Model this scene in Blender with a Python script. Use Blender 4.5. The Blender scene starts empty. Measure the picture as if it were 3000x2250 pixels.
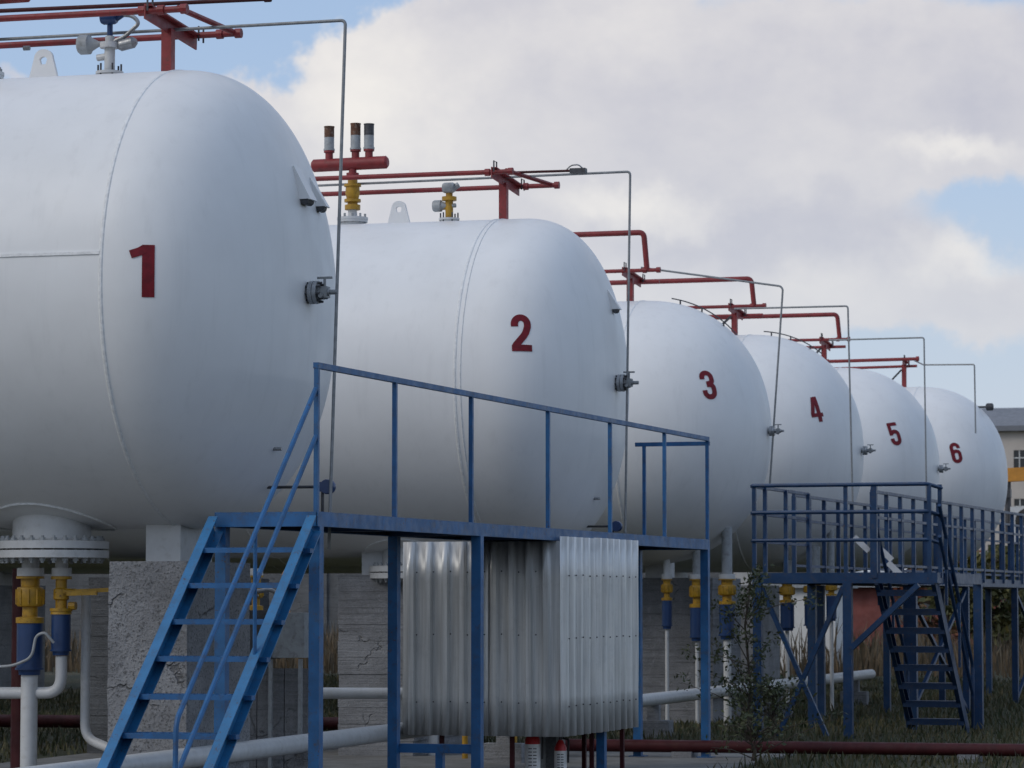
import bpy, math, random
import numpy as np
from mathutils import Vector, Matrix
random.seed(7); RNG = np.random.default_rng(7)
SC = bpy.context.scene
COL = SC.collection
R_ = math.radians

# ------------------------------------------------------------------ camera
YAW, TILT, EYE = R_(15.563), R_(3.845), 1.55
cd = bpy.data.cameras.new('camera'); cam = bpy.data.objects.new('camera', cd); COL.objects.link(cam)
cam.location = (0, 0, EYE); cam.rotation_euler = (math.pi / 2 + TILT, 0, YAW)
cd.sensor_width = 36; cd.lens = 36 * 7000 / 2212; cd.clip_end = 5000
cd.dof.use_dof = True; cd.dof.focus_distance = 25; cd.dof.aperture_fstop = 8
SC.camera = cam

# ------------------------------------------------------------------ view
SC.view_settings.view_transform = 'Standard'; SC.view_settings.look = 'None'
SC.view_settings.exposure = 0.14; SC.view_settings.gamma = 1
SC.view_settings.use_curve_mapping = False
SC.cycles.max_bounces = 5; SC.cycles.diffuse_bounces = 3; SC.cycles.glossy_bounces = 3
SC.cycles.caustics_reflective = False; SC.cycles.caustics_refractive = False

# ------------------------------------------------------------------ sun and sky
SUN_EL, SUN_AZ = 38.0, 226.0          # compass: 0 = +Y, clockwise
sd = bpy.data.lights.new('sun', 'SUN'); sun = bpy.data.objects.new('sun', sd); COL.objects.link(sun)
sd.energy = .85; sd.angle = R_(25); sd.color = (1.0, .93, .83)
sv = Vector((math.sin(R_(SUN_AZ)) * math.cos(R_(SUN_EL)), math.cos(R_(SUN_AZ)) * math.cos(R_(SUN_EL)), math.sin(R_(SUN_EL))))
sun.rotation_euler = sv.to_track_quat('Z', 'Y').to_euler(); sun.location = (0, 0, 60)

W = bpy.data.worlds.new('World'); SC.world = W; W.use_nodes = True
nt = W.node_tree; nt.nodes.clear()


class NB:
    """small node builder"""
    def __init__(s, t): s.t = t; s.n = t.nodes; s.l = t.links
    def new(s, typ, **kw):
        n = s.n.new(typ)
        for k, v in kw.items(): setattr(n, k, v)
        return n
    def put(s, sock, v):
        if isinstance(v, bpy.types.NodeSocket): s.l.new(v, sock)
        else: sock.default_value = v
    def m(s, op, a, b=0.0, c=None, clamp=False):
        n = s.new('ShaderNodeMath', operation=op, use_clamp=clamp)
        s.put(n.inputs[0], a); s.put(n.inputs[1], b)
        if c is not None: s.put(n.inputs[2], c)
        return n.outputs[0]
    def vm(s, op, a, b=None):
        n = s.new('ShaderNodeVectorMath', operation=op)
        s.put(n.inputs[0], a)
        if b is not None: s.put(n.inputs[1], b)
        return n.outputs['Value'] if op in ('LENGTH', 'DOT_PRODUCT') else n.outputs[0]
    def noise(s, vec, scale, detail=6, rough=.55, dist=0.0, lac=2.0):
        n = s.new('ShaderNodeTexNoise'); s.put(n.inputs['Vector'], vec)
        n.inputs['Scale'].default_value = scale; n.inputs['Detail'].default_value = detail
        n.inputs['Roughness'].default_value = rough; n.inputs['Distortion'].default_value = dist
        n.inputs['Lacunarity'].default_value = lac
        return n.outputs['Fac']
    def rng(s, v, a, b, c=0.0, d=1.0, smooth=True):
        n = s.new('ShaderNodeMapRange'); n.interpolation_type = 'SMOOTHSTEP' if smooth else 'LINEAR'
        s.put(n.inputs[0], v)
        for i, x in enumerate((a, b, c, d)): s.put(n.inputs[i + 1], x)
        return n.outputs[0]
    def mix(s, f, a, b, blend='MIX'):
        n = s.new('ShaderNodeMix', data_type='RGBA', blend_type=blend)
        s.put(n.inputs[0], f)
        for k, v in ((6, a), (7, b)):
            if not isinstance(v, bpy.types.NodeSocket): v = tuple(v) + (1,) * (4 - len(v))
            s.put(n.inputs[k], v)
        return n.outputs[2]
    def mapping(s, vec, scale=(1, 1, 1), loc=(0, 0, 0), rot=(0, 0, 0)):
        n = s.new('ShaderNodeMapping'); s.put(n.inputs[0], vec)
        n.inputs['Scale'].default_value = scale; n.inputs['Location'].default_value = loc
        n.inputs['Rotation'].default_value = rot
        return n.outputs[0]


def build_sky():
    b = NB(nt)
    out = b.new('ShaderNodeOutputWorld'); bg = b.new('ShaderNodeBackground')
    tc = b.new('ShaderNodeTexCoord')
    d = tc.outputs['Generated']
    sky = b.new('ShaderNodeTexSky', sky_type='NISHITA'); sky.sun_disc = False
    sky.sun_elevation = R_(SUN_EL); sky.sun_rotation = R_(SUN_AZ); sky.air_density = 1.0; sky.dust_density = 1.2
    blue = b.vm('MULTIPLY', sky.outputs[0], (.10, .10, .10))
    blue = b.mix(.62, blue, (.40, .54, .79))
    # sky azimuth/elevation frame looking along the row of tanks
    loc = b.mapping(d, rot=(0, 0, -YAW))
    # wobble
    n1 = b.new('ShaderNodeTexNoise'); b.put(n1.inputs['Vector'], d); n1.inputs['Scale'].default_value = 26; n1.inputs['Detail'].default_value = 5; n1.inputs['Roughness'].default_value = .6
    wob = b.vm('MULTIPLY', b.vm('SUBTRACT', n1.outputs['Color'], (.5, .5, .5)), (.055, .02, .045))
    p = b.vm('ADD', loc, wob)
    def blob(px, py, rx, ry):
        u = (px - 1106) / 7000; v = (1300 - py) / 7000
        c = Vector((u, 1, v)).normalized()
        q = b.vm('MULTIPLY', b.vm('SUBTRACT', p, tuple(c)), (7000 / rx, 1.0, 7000 / ry))
        return b.rng(b.vm('LENGTH', q), 1.0, 0.0)
    # general broken cloud cover over the whole dome
    ds = b.mapping(d, scale=(1, 1, 2.2))
    cov = b.rng(b.noise(ds, 2.3, 5, .6), .46, .62)
    fine = b.noise(b.mapping(d, scale=(1, 1, 1.6)), 30, 6, .62)
    cov = b.m('ADD', cov, b.m('MULTIPLY', b.m('SUBTRACT', fine, .5), .42))
    # the bank of cloud in front, and the blue gaps in it
    f = cov
    for (px, py, rx, ry, a) in ((1500, 200, 1150, 420, 1.2), (900, 350, 420, 420, 1.0), (2000, 240, 900, 330, .9),
                                (1350, 620, 900, 320, .8), (2000, 640, 900, 220, 1.0), (30, 160, 120, 60, .9)):
        f = b.m('ADD', f, b.m('MULTIPLY', blob(px, py, rx, ry), a))
    for (px, py, rx, ry, a) in ((300, 60, 640, 170, 2.0), (600, -60, 700, 170, 1.6), (2210, 430, 260, 90, .5),
                                (1650, 590, 380, 70, .4), (1980, 760, 500, 80, .35)):
        f = b.m('SUBTRACT', f, b.m('MULTIPLY', blob(px, py, rx, ry), a))
    mask = b.rng(f, .25, .85)
    # light and shade inside the cloud
    sh = b.noise(b.mapping(d, scale=(1, 1, 1.5), loc=(.013, .02, .03)), 16, 5, .58)
    sh2 = b.noise(b.mapping(d, scale=(1, 1, 1.3)), 45, 4, .6)
    lum = b.m('ADD', b.m('MULTIPLY', b.m('SUBTRACT', sh, .5), 1.15), b.m('MULTIPLY', b.m('SUBTRACT', sh2, .5), .3))
    lum = b.m('ADD', lum, .5)
    for (px, py, rx, ry, a) in ((760, 190, 330, 300, .65), (1350, 440, 300, 90, .7), (1200, 90, 500, 130, .25), (2080, 300, 200, 60, .55), (2100, 540, 220, 70, .5)):
        lum = b.m('ADD', lum, b.m('MULTIPLY', blob(px, py, rx, ry), a))
    for (px, py, rx, ry, a) in ((1700, 500, 480, 130, .5), (1950, 180, 600, 200, .3)):
        lum = b.m('SUBTRACT', lum, b.m('MULTIPLY', blob(px, py, rx, ry), a))
    ccol = b.mix(b.rng(lum, .1, 1.15, smooth=False), (.495, .50, .57), (.82, .79, .755))
    col = b.mix(mask, blue, ccol)
    # haze near the horizon all the way round
    sx = b.new('ShaderNodeSeparateXYZ'); b.put(sx.inputs[0], d)
    hz = b.rng(sx.outputs[2], .19, -.01)
    col = b.mix(b.m('MULTIPLY', hz, .8), col, (.56, .605, .665))
    low = b.rng(sx.outputs[2], -.01, -.05)
    col = b.mix(low, col, (.10, .10, .09))
    b.put(bg.inputs[0], col); bg.inputs[1].default_value = 1.0
    b.l.new(bg.outputs[0], out.inputs[0])


build_sky()
W.cycles.sampling_method = 'MANUAL'; W.cycles.sample_map_resolution = 512

# ------------------------------------------------------------------ materials
MATS = {}


def mat(name, base, rough=.5, metal=0.0, var=.12, vscale=6.0, bump=0.0, bscale=60.0, streak=0.0, dirt=None, dirt_amt=0.0, dirt_scale=3.0, spec=.5, stretch=(1, 1, 1), coat=0.0, chips=0.0):
    m = bpy.data.materials.new(name); m.use_nodes = True
    b = NB(m.node_tree); bs = m.node_tree.nodes['Principled BSDF']
    tc = b.new('ShaderNodeTexCoord'); geo = b.new('ShaderNodeNewGeometry')
    P = geo.outputs['Position']
    n = b.noise(b.mapping(P, scale=stretch), vscale, 4, .6)
    col = b.mix(b.rng(n, .3, .7), tuple(x * (1 - var) for x in base), tuple(min(1, x * (1 + var)) for x in base))
    if streak:
        s = b.noise(b.mapping(P, scale=(9, 9, .35)), 1.0, 4, .65)
        col = b.mix(b.m('MULTIPLY', b.rng(s, .5, .75), streak), col, tuple(x * .55 for x in base))
    if dirt:
        s = b.noise(P, dirt_scale, 4, .68)
        col = b.mix(b.m('MULTIPLY', b.rng(s, .52, .68), dirt_amt), col, dirt)
    if chips:
        s = b.noise(P, 38.0, 3, .7)
        big = b.noise(P, 2.6, 2, .6)
        k = b.m('MULTIPLY', b.rng(s, .60, .66), b.rng(big, .45, .62))
        col = b.mix(b.m('MULTIPLY', k, chips), col, (.075, .036, .02))
    b.put(bs.inputs['Base Color'], col)
    r = b.rng(b.noise(P, vscale * 2.3, 2, .6), .25, .75, rough * .85, min(1, rough * 1.18))
    b.put(bs.inputs['Roughness'], r)
    bs.inputs['Metallic'].default_value = metal
    bs.inputs['Specular IOR Level'].default_value = spec
    if coat: bs.inputs['Coat Weight'].default_value = coat
    if bump:
        bn = b.new('ShaderNodeBump'); bn.inputs['Strength'].default_value = 1.0; bn.inputs['Distance'].default_value = bump
        b.put(bn.inputs['Height'], b.noise(P, bscale, 3, .65)); b.l.new(bn.outputs[0], bs.inputs['Normal'])
    MATS[name] = m
    return m


mat('tank_white', (.78, .785, .78), .42, spec=.45, var=.03, vscale=1.3, streak=.11, dirt=(.5, .5, .47), dirt_amt=.06, dirt_scale=.8, bump=.0015, bscale=1.6)
mat('tank_weld', (.75, .76, .755), .5, var=.1, vscale=30, bump=.004, bscale=90)
mat('white_paint', (.56, .57, .57), .45, var=.05, vscale=8, dirt=(.36, .35, .32), dirt_amt=.3, dirt_scale=14)
mat('digit_red', (.16, .005, .012), .5, spec=.3, var=.2, vscale=22)
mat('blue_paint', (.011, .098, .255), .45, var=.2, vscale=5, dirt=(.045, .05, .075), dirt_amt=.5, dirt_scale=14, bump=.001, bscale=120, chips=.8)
mat('blue_stair_lit', (.022, .145, .315), .36, var=.14, vscale=5, dirt=(.05, .08, .13), dirt_amt=.4, dirt_scale=14, chips=.8)  # stringer blue: weathering and skylight on the flanges both painted into it
mat('blue_shaded', (.006, .037, .105), .42, var=.2, vscale=6, dirt=(.04, .045, .06), dirt_amt=.55, dirt_scale=12, chips=.8)  # the same blue darkened, shade on far steel and deck put into it
mat('red_paint', (.23, .024, .026), .5, var=.15, vscale=7, dirt=(.13, .03, .025), dirt_amt=.6, dirt_scale=12, chips=.8)
mat('red_dark', (.05, .007, .009), .6, spec=.3, var=.2, vscale=6, dirt=(.06, .015, .012), dirt_amt=.6, dirt_scale=9)
mat('yellow_paint', (.42, .235, .016), .45, var=.15, vscale=10, dirt=(.18, .10, .02), dirt_amt=.6, dirt_scale=22, chips=.8)
mat('orange_lamp', (.75, .33, .07), .4, var=.08)
mat('grey_metal', (.33, .34, .35), .42, .7, var=.2, vscale=20)
mat('grey_paint', (.33, .35, .36), .5, var=.12, vscale=15, dirt=(.16, .15, .13), dirt_amt=.5, dirt_scale=20)
mat('conduit_grey', (.24, .25, .255), .45, .3, var=.15, vscale=20)
mat('dark_metal', (.06, .06, .065), .45, .3, var=.25, vscale=25)
mat('rust', (.12, .055, .03), .8, var=.4, vscale=30, dirt=(.30, .27, .23), dirt_amt=.5, dirt_scale=40)
mat('galvanised', (.62, .625, .61), .45, .5, var=.2, vscale=2, stretch=(11, 11, .35), dirt=(.42, .42, .41), dirt_amt=.18, dirt_scale=9)
mat('blue_gauge', (.014, .045, .135), .35, var=.1)
mat('glass_dark', (.015, .018, .022), .08, var=.1)
mat('asphalt', (.06, .06, .058), .9, var=.25, vscale=3, bump=.01, bscale=80)
mat('paving', (.17, .167, .157), .9, var=.2, vscale=2.5, dirt=(.10, .095, .08), dirt_amt=.7, dirt_scale=1.6, bump=.006, bscale=70)
mat('bark', (.07, .055, .04), .9, var=.3, vscale=12)
mat('wall_cream', (.52, .47, .42), .85, var=.06, vscale=1)
mat('roof_slate', (.17, .18, .20), .7, var=.12, vscale=2)
mat('brick_red', (.20, .065, .055), .85, var=.18, vscale=2.5)
mat('orange_machine', (.55, .24, .03), .45, var=.12)
mat('rubber', (.02, .02, .02), .8, var=.2)
mat('label_white', (.72, .72, .70), .5, var=.04)
mat('ink', (.03, .03, .03), .6, var=.1)
mat('extinguisher_red', (.45, .02, .02), .35, var=.08)


def concrete(name, base, rough_amt, lines=False):
    m = bpy.data.materials.new(name); m.use_nodes = True
    b = NB(m.node_tree); bs = m.node_tree.nodes['Principled BSDF']
    P = b.new('ShaderNodeNewGeometry').outputs['Position']
    big = b.noise(P, 2.2, 6, .6); mid = b.noise(P, 14, 7, .7); fine = b.noise(P, 55, 4, .7)
    col = b.mix(b.rng(big, .3, .7), tuple(x * .78 for x in base), tuple(x * 1.18 for x in base))
    col = b.mix(b.m('MULTIPLY', b.rng(fine, .50, .66), rough_amt), col, tuple(x * .32 for x in base))
    col = b.mix(b.m('MULTIPLY', b.rng(mid, .55, .7), .45), col, tuple(x * 1.5 for x in base))
    vo = b.new('ShaderNodeTexVoronoi', feature='DISTANCE_TO_EDGE'); vo.inputs['Scale'].default_value = 1.25
    wv = b.new('ShaderNodeTexNoise'); b.put(wv.inputs['Vector'], P); wv.inputs['Scale'].default_value = 4; wv.inputs['Detail'].default_value = 4
    b.put(vo.inputs['Vector'], b.vm('ADD', P, b.vm('MULTIPLY', wv.outputs['Color'], (.35, .35, .35))))
    crack = b.m('MULTIPLY', b.rng(vo.outputs['Distance'], .014, .003), b.rng(big, .50, .58))
    col = b.mix(b.m('MULTIPLY', crack, .3 if lines else .55), col, tuple(x * .18 for x in base))
    hgt = b.m('SUBTRACT', b.m('ADD', b.m('MULTIPLY', fine, .6), mid), crack)
    if lines:
        s = b.noise(b.mapping(P, scale=(.6, .6, 22)), 1.0, 5, .7)
        col = b.mix(b.m('MULTIPLY', b.rng(s, .53, .64), .45), col, tuple(x * .5 for x in base))
        hgt = b.m('ADD', hgt, b.m('MULTIPLY', s, 1.2))
    b.put(bs.inputs['Base Color'], col); bs.inputs['Roughness'].default_value = .92
    bn = b.new('ShaderNodeBump'); bn.inputs['Distance'].default_value = .03 * rough_amt + .004
    b.put(bn.inputs['Height'], hgt); b.l.new(bn.outputs[0], bs.inputs['Normal'])
    MATS[name] = m


concrete('concrete_rough', (.29, .295, .305), .95)
concrete('concrete_form', (.25, .255, .265), .35, True)
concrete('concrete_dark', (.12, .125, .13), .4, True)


def ground_mat():
    m = bpy.data.materials.new('ground'); m.use_nodes = True
    b = NB(m.node_tree); bs = m.node_tree.nodes['Principled BSDF']
    P = b.new('ShaderNodeNewGeometry').outputs['Position']
    a = b.noise(P, .35, 8, .65); f = b.noise(P, 6, 8, .7)
    col = b.mix(b.rng(a, .35, .65), (.040, .046, .020), (.085, .068, .036))
    col = b.mix(b.rng(f, .35, .65), col, (.022, .028, .012))
    b.put(bs.inputs['Base Color'], col); bs.inputs['Roughness'].default_value = 1
    bn = b.new('ShaderNodeBump'); bn.inputs['Distance'].default_value = .05
    b.put(bn.inputs['Height'], f); b.l.new(bn.outputs[0], bs.inputs['Normal'])
    MATS['ground'] = m


ground_mat()


def leaf_mat(name, c1, c2, scale=3.0):
    m = bpy.data.materials.new(name); m.use_nodes = True
    b = NB(m.node_tree); bs = m.node_tree.nodes['Principled BSDF']
    P = b.new('ShaderNodeNewGeometry').outputs['Position']
    b.put(bs.inputs['Base Color'], b.mix(b.rng(b.noise(P, scale, 4, .6), .35, .65), c1, c2))
    bs.inputs['Roughness'].default_value = .7; bs.inputs['Subsurface Weight'].default_value = 0
    MATS[name] = m


leaf_mat('grass', (.026, .042, .012), (.095, .080, .036), 9)
leaf_mat('dry_grass', (.135, .090, .048), (.07, .055, .030), .8)
leaf_mat('leaf_dark', (.030, .048, .016), (.085, .090, .036), 7)
leaf_mat('leaf_autumn', (.12, .105, .025), (.05, .06, .02), 1.5)
leaf_mat('leaf_russet', (.20, .055, .03), (.10, .07, .03), 1.5)

# ------------------------------------------------------------------ geometry helpers
V = lambda *a: np.array(a, float)


def unit(v):
    v = np.asarray(v, float); return v / (np.linalg.norm(v) + 1e-12)


def frame(d, up=(0, 0, 1)):
    d = unit(d); up = np.asarray(up, float)
    if abs(d @ unit(up)) > .99: up = V(0, 1, 0) if abs(d[1]) < .9 else V(1, 0, 0)
    s = unit(np.cross(d, up)); u = np.cross(s, d)
    return d, s, u


class G:
    def __init__(s): s.v = []; s.f = []
    def add(s, vs, fs):
        n = len(s.v); s.v.extend([tuple(x) for x in vs]); s.f.extend([tuple(i + n for i in q) for q in fs]); return s
    def box(s, lo, hi):
        x0, y0, z0 = lo; x1, y1, z1 = hi
        return s.add([(x0, y0, z0), (x1, y0, z0), (x1, y1, z0), (x0, y1, z0), (x0, y0, z1), (x1, y0, z1), (x1, y1, z1), (x0, y1, z1)],
                     [(0, 3, 2, 1), (4, 5, 6, 7), (0, 1, 5, 4), (1, 2, 6, 5), (2, 3, 7, 6), (3, 0, 4, 7)])
    def cbox(s, c, size): 
        c = np.asarray(c); h = np.asarray(size) / 2; return s.box(c - h, c + h)
    def hexa(s, P): return s.add(P, [(0, 3, 2, 1), (4, 5, 6, 7), (0, 1, 5, 4), (1, 2, 6, 5), (2, 3, 7, 6), (3, 0, 4, 7)])
    def beam(s, p0, p1, w, h, up=(0, 0, 1), off=(0, 0)):
        p0 = np.asarray(p0, float); p1 = np.asarray(p1, float); d, sd_, u = frame(p1 - p0, up)
        o = sd_ * off[0] + u * off[1]; q = []
        for p in (p0 + o, p1 + o):
            q += [p - sd_ * w / 2 - u * h / 2, p + sd_ * w / 2 - u * h / 2, p + sd_ * w / 2 + u * h / 2, p - sd_ * w / 2 + u * h / 2]
        return s.add(q, [(0, 1, 2, 3)[::-1], (4, 5, 6, 7), (0, 1, 5, 4), (1, 2, 6, 5), (2, 3, 7, 6), (3, 0, 4, 7)])
    def channel(s, p0, p1, w, h, t, open_to, up=(0, 0, 1)):
        """C section: web of height h, flanges of width w towards open_to (+1 right / -1 left of the run)"""
        p0 = np.asarray(p0, float); p1 = np.asarray(p1, float); d, sd_, u = frame(p1 - p0, up); sd_ = sd_ * open_to
        prof = [(0, -h / 2), (w, -h / 2), (w, -h / 2 + t), (t, -h / 2 + t), (t, h / 2 - t), (w, h / 2 - t), (w, h / 2), (0, h / 2)]
        q = [p + sd_ * a + u * b for p in (p0, p1) for a, b in prof]; n = 8
        fs = [(i, (i + 1) % n, (i + 1) % n + n, i + n) for i in range(n)]
        caps = [(0, 1, 2, 3), (0, 3, 4, 7), (4, 5, 6, 7)]
        fs += caps + [tuple(i + n for i in c) for c in caps]
        return s.add(q, fs)
    def tube(s, path, r, seg=10, fillet=0.0, cap=True):
        P = [np.asarray(p, float) for p in path]
        if fillet and len(P) > 2:
            Q = [P[0]]
            for i in range(1, len(P) - 1):
                a = unit(P[i - 1] - P[i]); c = unit(P[i + 1] - P[i])
                fl = min(fillet, .45 * np.linalg.norm(P[i - 1] - P[i]), .45 * np.linalg.norm(P[i + 1] - P[i]))
                A = P[i] + a * fl; C = P[i] + c * fl
                for t in np.linspace(0, 1, 7): Q.append((1 - t) ** 2 * A + 2 * t * (1 - t) * P[i] + t * t * C)
            Q.append(P[-1]); P = Q
        n = len(P); rs = r if hasattr(r, '__len__') else [r] * n
        T = [unit(P[min(i + 1, n - 1)] - P[max(i - 1, 0)]) for i in range(n)]
        _, sd_, u = frame(T[0]); vs = []
        for i in range(n):
            u = unit(u - T[i] * (u @ T[i])); sd_ = np.cross(T[i], u)
            for k in range(seg):
                a = 2 * math.pi * k / seg; vs.append(P[i] + rs[i] * (math.cos(a) * sd_ + math.sin(a) * u))
        fs = [(i * seg + k, i * seg + (k + 1) % seg, (i + 1) * seg + (k + 1) % seg, (i + 1) * seg + k) for i in range(n - 1) for k in range(seg)]
        if cap: fs += [tuple(range(seg))[::-1], tuple((n - 1) * seg + k for k in range(seg))]
        return s.add(vs, fs)
    def lathe(s, o, axis, prof, seg=24, cap=True):
        """prof: list of (distance along axis, radius)"""
        o = np.asarray(o, float); d, sd_, u = frame(axis)
        vs = [o + d * h + r * (math.cos(2 * math.pi * k / seg) * sd_ + math.sin(2 * math.pi * k / seg) * u) for h, r in prof for k in range(seg)]
        n = len(prof)
        fs = [(i * seg + k, i * seg + (k + 1) % seg, (i + 1) * seg + (k + 1) % seg, (i + 1) * seg + k) for i in range(n - 1) for k in range(seg)]
        if cap: fs += [tuple(range(seg))[::-1], tuple((n - 1) * seg + k for k in range(seg))]
        return s.add(vs, fs)
    def cyl(s, p0, p1, r, seg=16):
        p0 = np.asarray(p0, float); p1 = np.asarray(p1, float)
        return s.lathe(p0, p1 - p0, [(0, r), (np.linalg.norm(p1 - p0), r)], seg)
    def ball(s, c, r, seg=14, rings=8):
        return s.lathe(np.asarray(c, float) - V(0, 0, r), (0, 0, 1), [(r - r * math.cos(math.pi * i / rings), max(1e-4, r * math.sin(math.pi * i / rings))) for i in range(rings + 1)], seg)


def finish(o, parent, org):
    if parent is not None:
        o.parent = parent
    COL.objects.link(o); return o


def org_of(o):
    while o.parent: o = o.parent
    return np.array(o.location)


def build(name, g, m, parent=None, sharp=35, label=None, kind=None):
    me = bpy.data.meshes.new(name)
    vs = np.array(g.v)
    if parent is None:
        base = (vs.min(0) + vs.max(0)) / 2; base[2] = vs[:, 2].min()
    else:
        base = org_of(parent)
    me.from_pydata((vs - base).tolist(), [], g.f); me.validate(clean_customdata=False)
    import bmesh
    bm = bmesh.new(); bm.from_mesh(me); bmesh.ops.recalc_face_normals(bm, faces=bm.faces); bm.to_mesh(me); bm.free()
    me.polygons.foreach_set('use_smooth', [True] * len(me.polygons)); me.set_sharp_from_angle(angle=R_(sharp))
    me.materials.append(MATS[m]); me.update()
    o = bpy.data.objects.new(name, me)
    if parent is None: o.location = base
    if label: o['label'] = label
    if kind: o['kind'] = kind
    return finish(o, parent, base)


def thing(name, label, cat, loc, group=None):
    o = bpy.data.objects.new(name, None); COL.objects.link(o); o.location = loc; o.empty_display_size = .1
    o['label'] = label; o['category'] = cat
    if group: o['group'] = group
    return o


def tag(o, label, cat, group=None):
    o['label'] = label; o['category'] = cat
    if group: o['group'] = group
    return o


def struct(name, g, m, sharp=35):
    o = build(name, g, m, None, sharp); o['kind'] = 'structure'; return o


def copies(name, g, m, parent, centre, spots):
    """alike small pieces that share one mesh: g is built around the origin"""
    me = None; org = org_of(parent); out = []
    for p in spots:
        if me is None:
            tmp = build(name, g, m, None); me = tmp.data
            co = np.zeros(len(me.vertices) * 3); me.vertices.foreach_get('co', co)
            co = co.reshape(-1, 3) + np.array(tmp.location); me.vertices.foreach_set('co', co.ravel())
            o = tmp
            o.parent = parent
        else:
            o = bpy.data.objects.new(name, me); o.parent = parent; COL.objects.link(o)
        o.location = np.asarray(p) - org; out.append(o)
    return out


# ------------------------------------------------------------------ ground
g = G(); g.add([(-400, -60, 0), (400, -60, 0), (400, 900, 0), (-400, 900, 0)], [(0, 1, 2, 3)])
struct('ground', g, 'ground')
g = G(); g.box((-13.0, 14.0, -.1), (-6.1, 32.9, .02)); struct('paved_yard', g, 'paving')

# ------------------------------------------------------------------ tanks
RT = 1.7
TANKS = [  # number, Y, Z, seam X, straight, head depth
    (1, 22.48, 3.79, -8.75, .00, .93),
    (2, 31.39, 3.70, -8.84, .26, .92),
    (3, 40.6, 3.72, -9.52, .0, 1.60),
    (4, 46.2, 3.72, -9.25, .0, 1.60),
    (5, 53.4, 3.74, -9.17, .0, 1.60),
    (6, 60.5, 3.87, -8.90, .0, 1.60)]
SUP = {1: 2.45, 2: 2.45, 3: 2.2, 4: 2.2, 5: 2.2, 6: 2.2}      # fullness of the end caps
TLEN = 20.0
EYEP = V(0, 0, EYE)


def pix_ray(x, y):
    c, s_ = math.cos(YAW), math.sin(YAW)
    fh = V(-s_, c, 0); r = V(c, s_, 0); fw = fh * math.cos(TILT) + V(0, 0, math.sin(TILT)); u = -fh * math.sin(TILT) + V(0, 0, math.cos(TILT))
    return fw + r * (x - 1106) / 7000 - u * (y - 829.5) / 7000


def cap_f(P, t):
    n, yc, zc, xs, st, a = t; m = SUP[n]
    q = (P - V(xs + st, yc, zc)) * V(1 / a, 1 / RT, 1 / RT)
    return max(0, q[0]) ** m + math.hypot(q[1], q[2]) ** m - 1


def head_hit(o, d, t):
    """nearest point of a ray on the end cap of tank t"""
    n, yc, zc, xs, st, a = t
    d = unit(d); k0 = (V(xs + st + .5 * a, yc, zc) - o) @ d
    prev = None
    for k in np.linspace(k0 - 2.6, k0 + 1.5, 240):
        f = cap_f(o + d * k, t)
        if f < 0 and prev is not None:
            lo, hi = prev, k
            for _ in range(30):
                m = (lo + hi) / 2
                if cap_f(o + d * m, t) < 0: hi = m
                else: lo = m
            return o + d * hi
        prev = k
    return None


def head_normal(P, t):
    n, yc, zc, xs, st, a = t; m = SUP[n]
    q = P - V(xs + st, yc, zc); r = math.hypot(q[1], q[2]) + 1e-9
    gr = (r / RT) ** (m - 1) / RT
    return unit(V((max(0, q[0]) / a) ** (m - 1) / a, gr * q[1] / r, gr * q[2] / r))


def arc(cx, cy, rx, ry, a0, a1, n=14):
    return [(cx + rx * math.cos(R_(a)), cy + ry * math.sin(R_(a))) for a in np.linspace(a0, a1, n)]


def line(p, q, n=6): return [(p[0] + (q[0] - p[0]) * t, p[1] + (q[1] - p[1]) * t) for t in np.linspace(0, 1, n)]


# heavy condensed figures: strokes (centre line, width) in a box 0.5 wide and 1 high
DIGITS = {
    1: [(line((.37, 0), (.37, 1), 10), .225), (line((.05, .815), (.20, .865), 4) + line((.24, .885), (.30, .925), 3), .16)],
    2: [(line((.09, .66), (.09, .72), 3) + arc(.25, .72, .16, .185, 180, 0, 16) + line((.41, .66), (.36, .5), 4) + line((.30, .40), (.11, .17), 6) + line((.09, .12), (.09, .07), 2), .175),
        (line((.0, .085), (.50, .085), 8), .17)],
    3: [(line((.085, .70), (.085, .75), 3) + arc(.25, .75, .165, .165, 180, 0, 14) + line((.415, .70), (.415, .66), 3) + arc(.27, .66, .145, .12, 0, -90, 8) + line((.22, .535), (.19, .535), 2), .17),
        (line((.19, .50), (.22, .50), 2) + arc(.26, .38, .16, .125, 90, 0, 8) + line((.42, .32), (.42, .25), 3) + arc(.25, .25, .17, .165, 0, -180, 14) + line((.08, .28), (.08, .32), 2), .17)],
    4: [(line((.36, 0), (.36, 1), 12), .175), (line((0, .27), (.54, .27), 8), .15), (line((.28, .97), (.07, .30), 10), .155)],
    5: [(line((.04, .925), (.48, .925), 8), .15), (line((.10, .95), (.085, .44), 8), .15),
        (line((.10, .50), (.14, .57), 3) + arc(.26, .46, .155, .135, 110, 0, 9) + line((.415, .40), (.415, .26), 4) + arc(.25, .25, .165, .165, 0, -180, 14) + line((.085, .28), (.085, .31), 2), .17)],
    6: [(line((.415, .70), (.415, .75), 3) + arc(.25, .75, .165, .165, 0, 180, 14) + line((.085, .70), (.085, .25), 9) + arc(.25, .25, .165, .165, 180, 360, 14) + line((.415, .30), (.415, .44), 4) + arc(.25, .44, .165, .135, 0, 100, 9) + line((.18, .56), (.13, .52), 3), .17)]}
# where each figure is painted, as seen from the yard: centre and height
NUMPOS = {1: (308, 585, 113), 2: (1128, 718, 80), 3: (1531, 831, 62), 4: (1762, 884, 54), 5: (1933, 937, 49), 6: (2066, 978, 44)}


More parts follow.
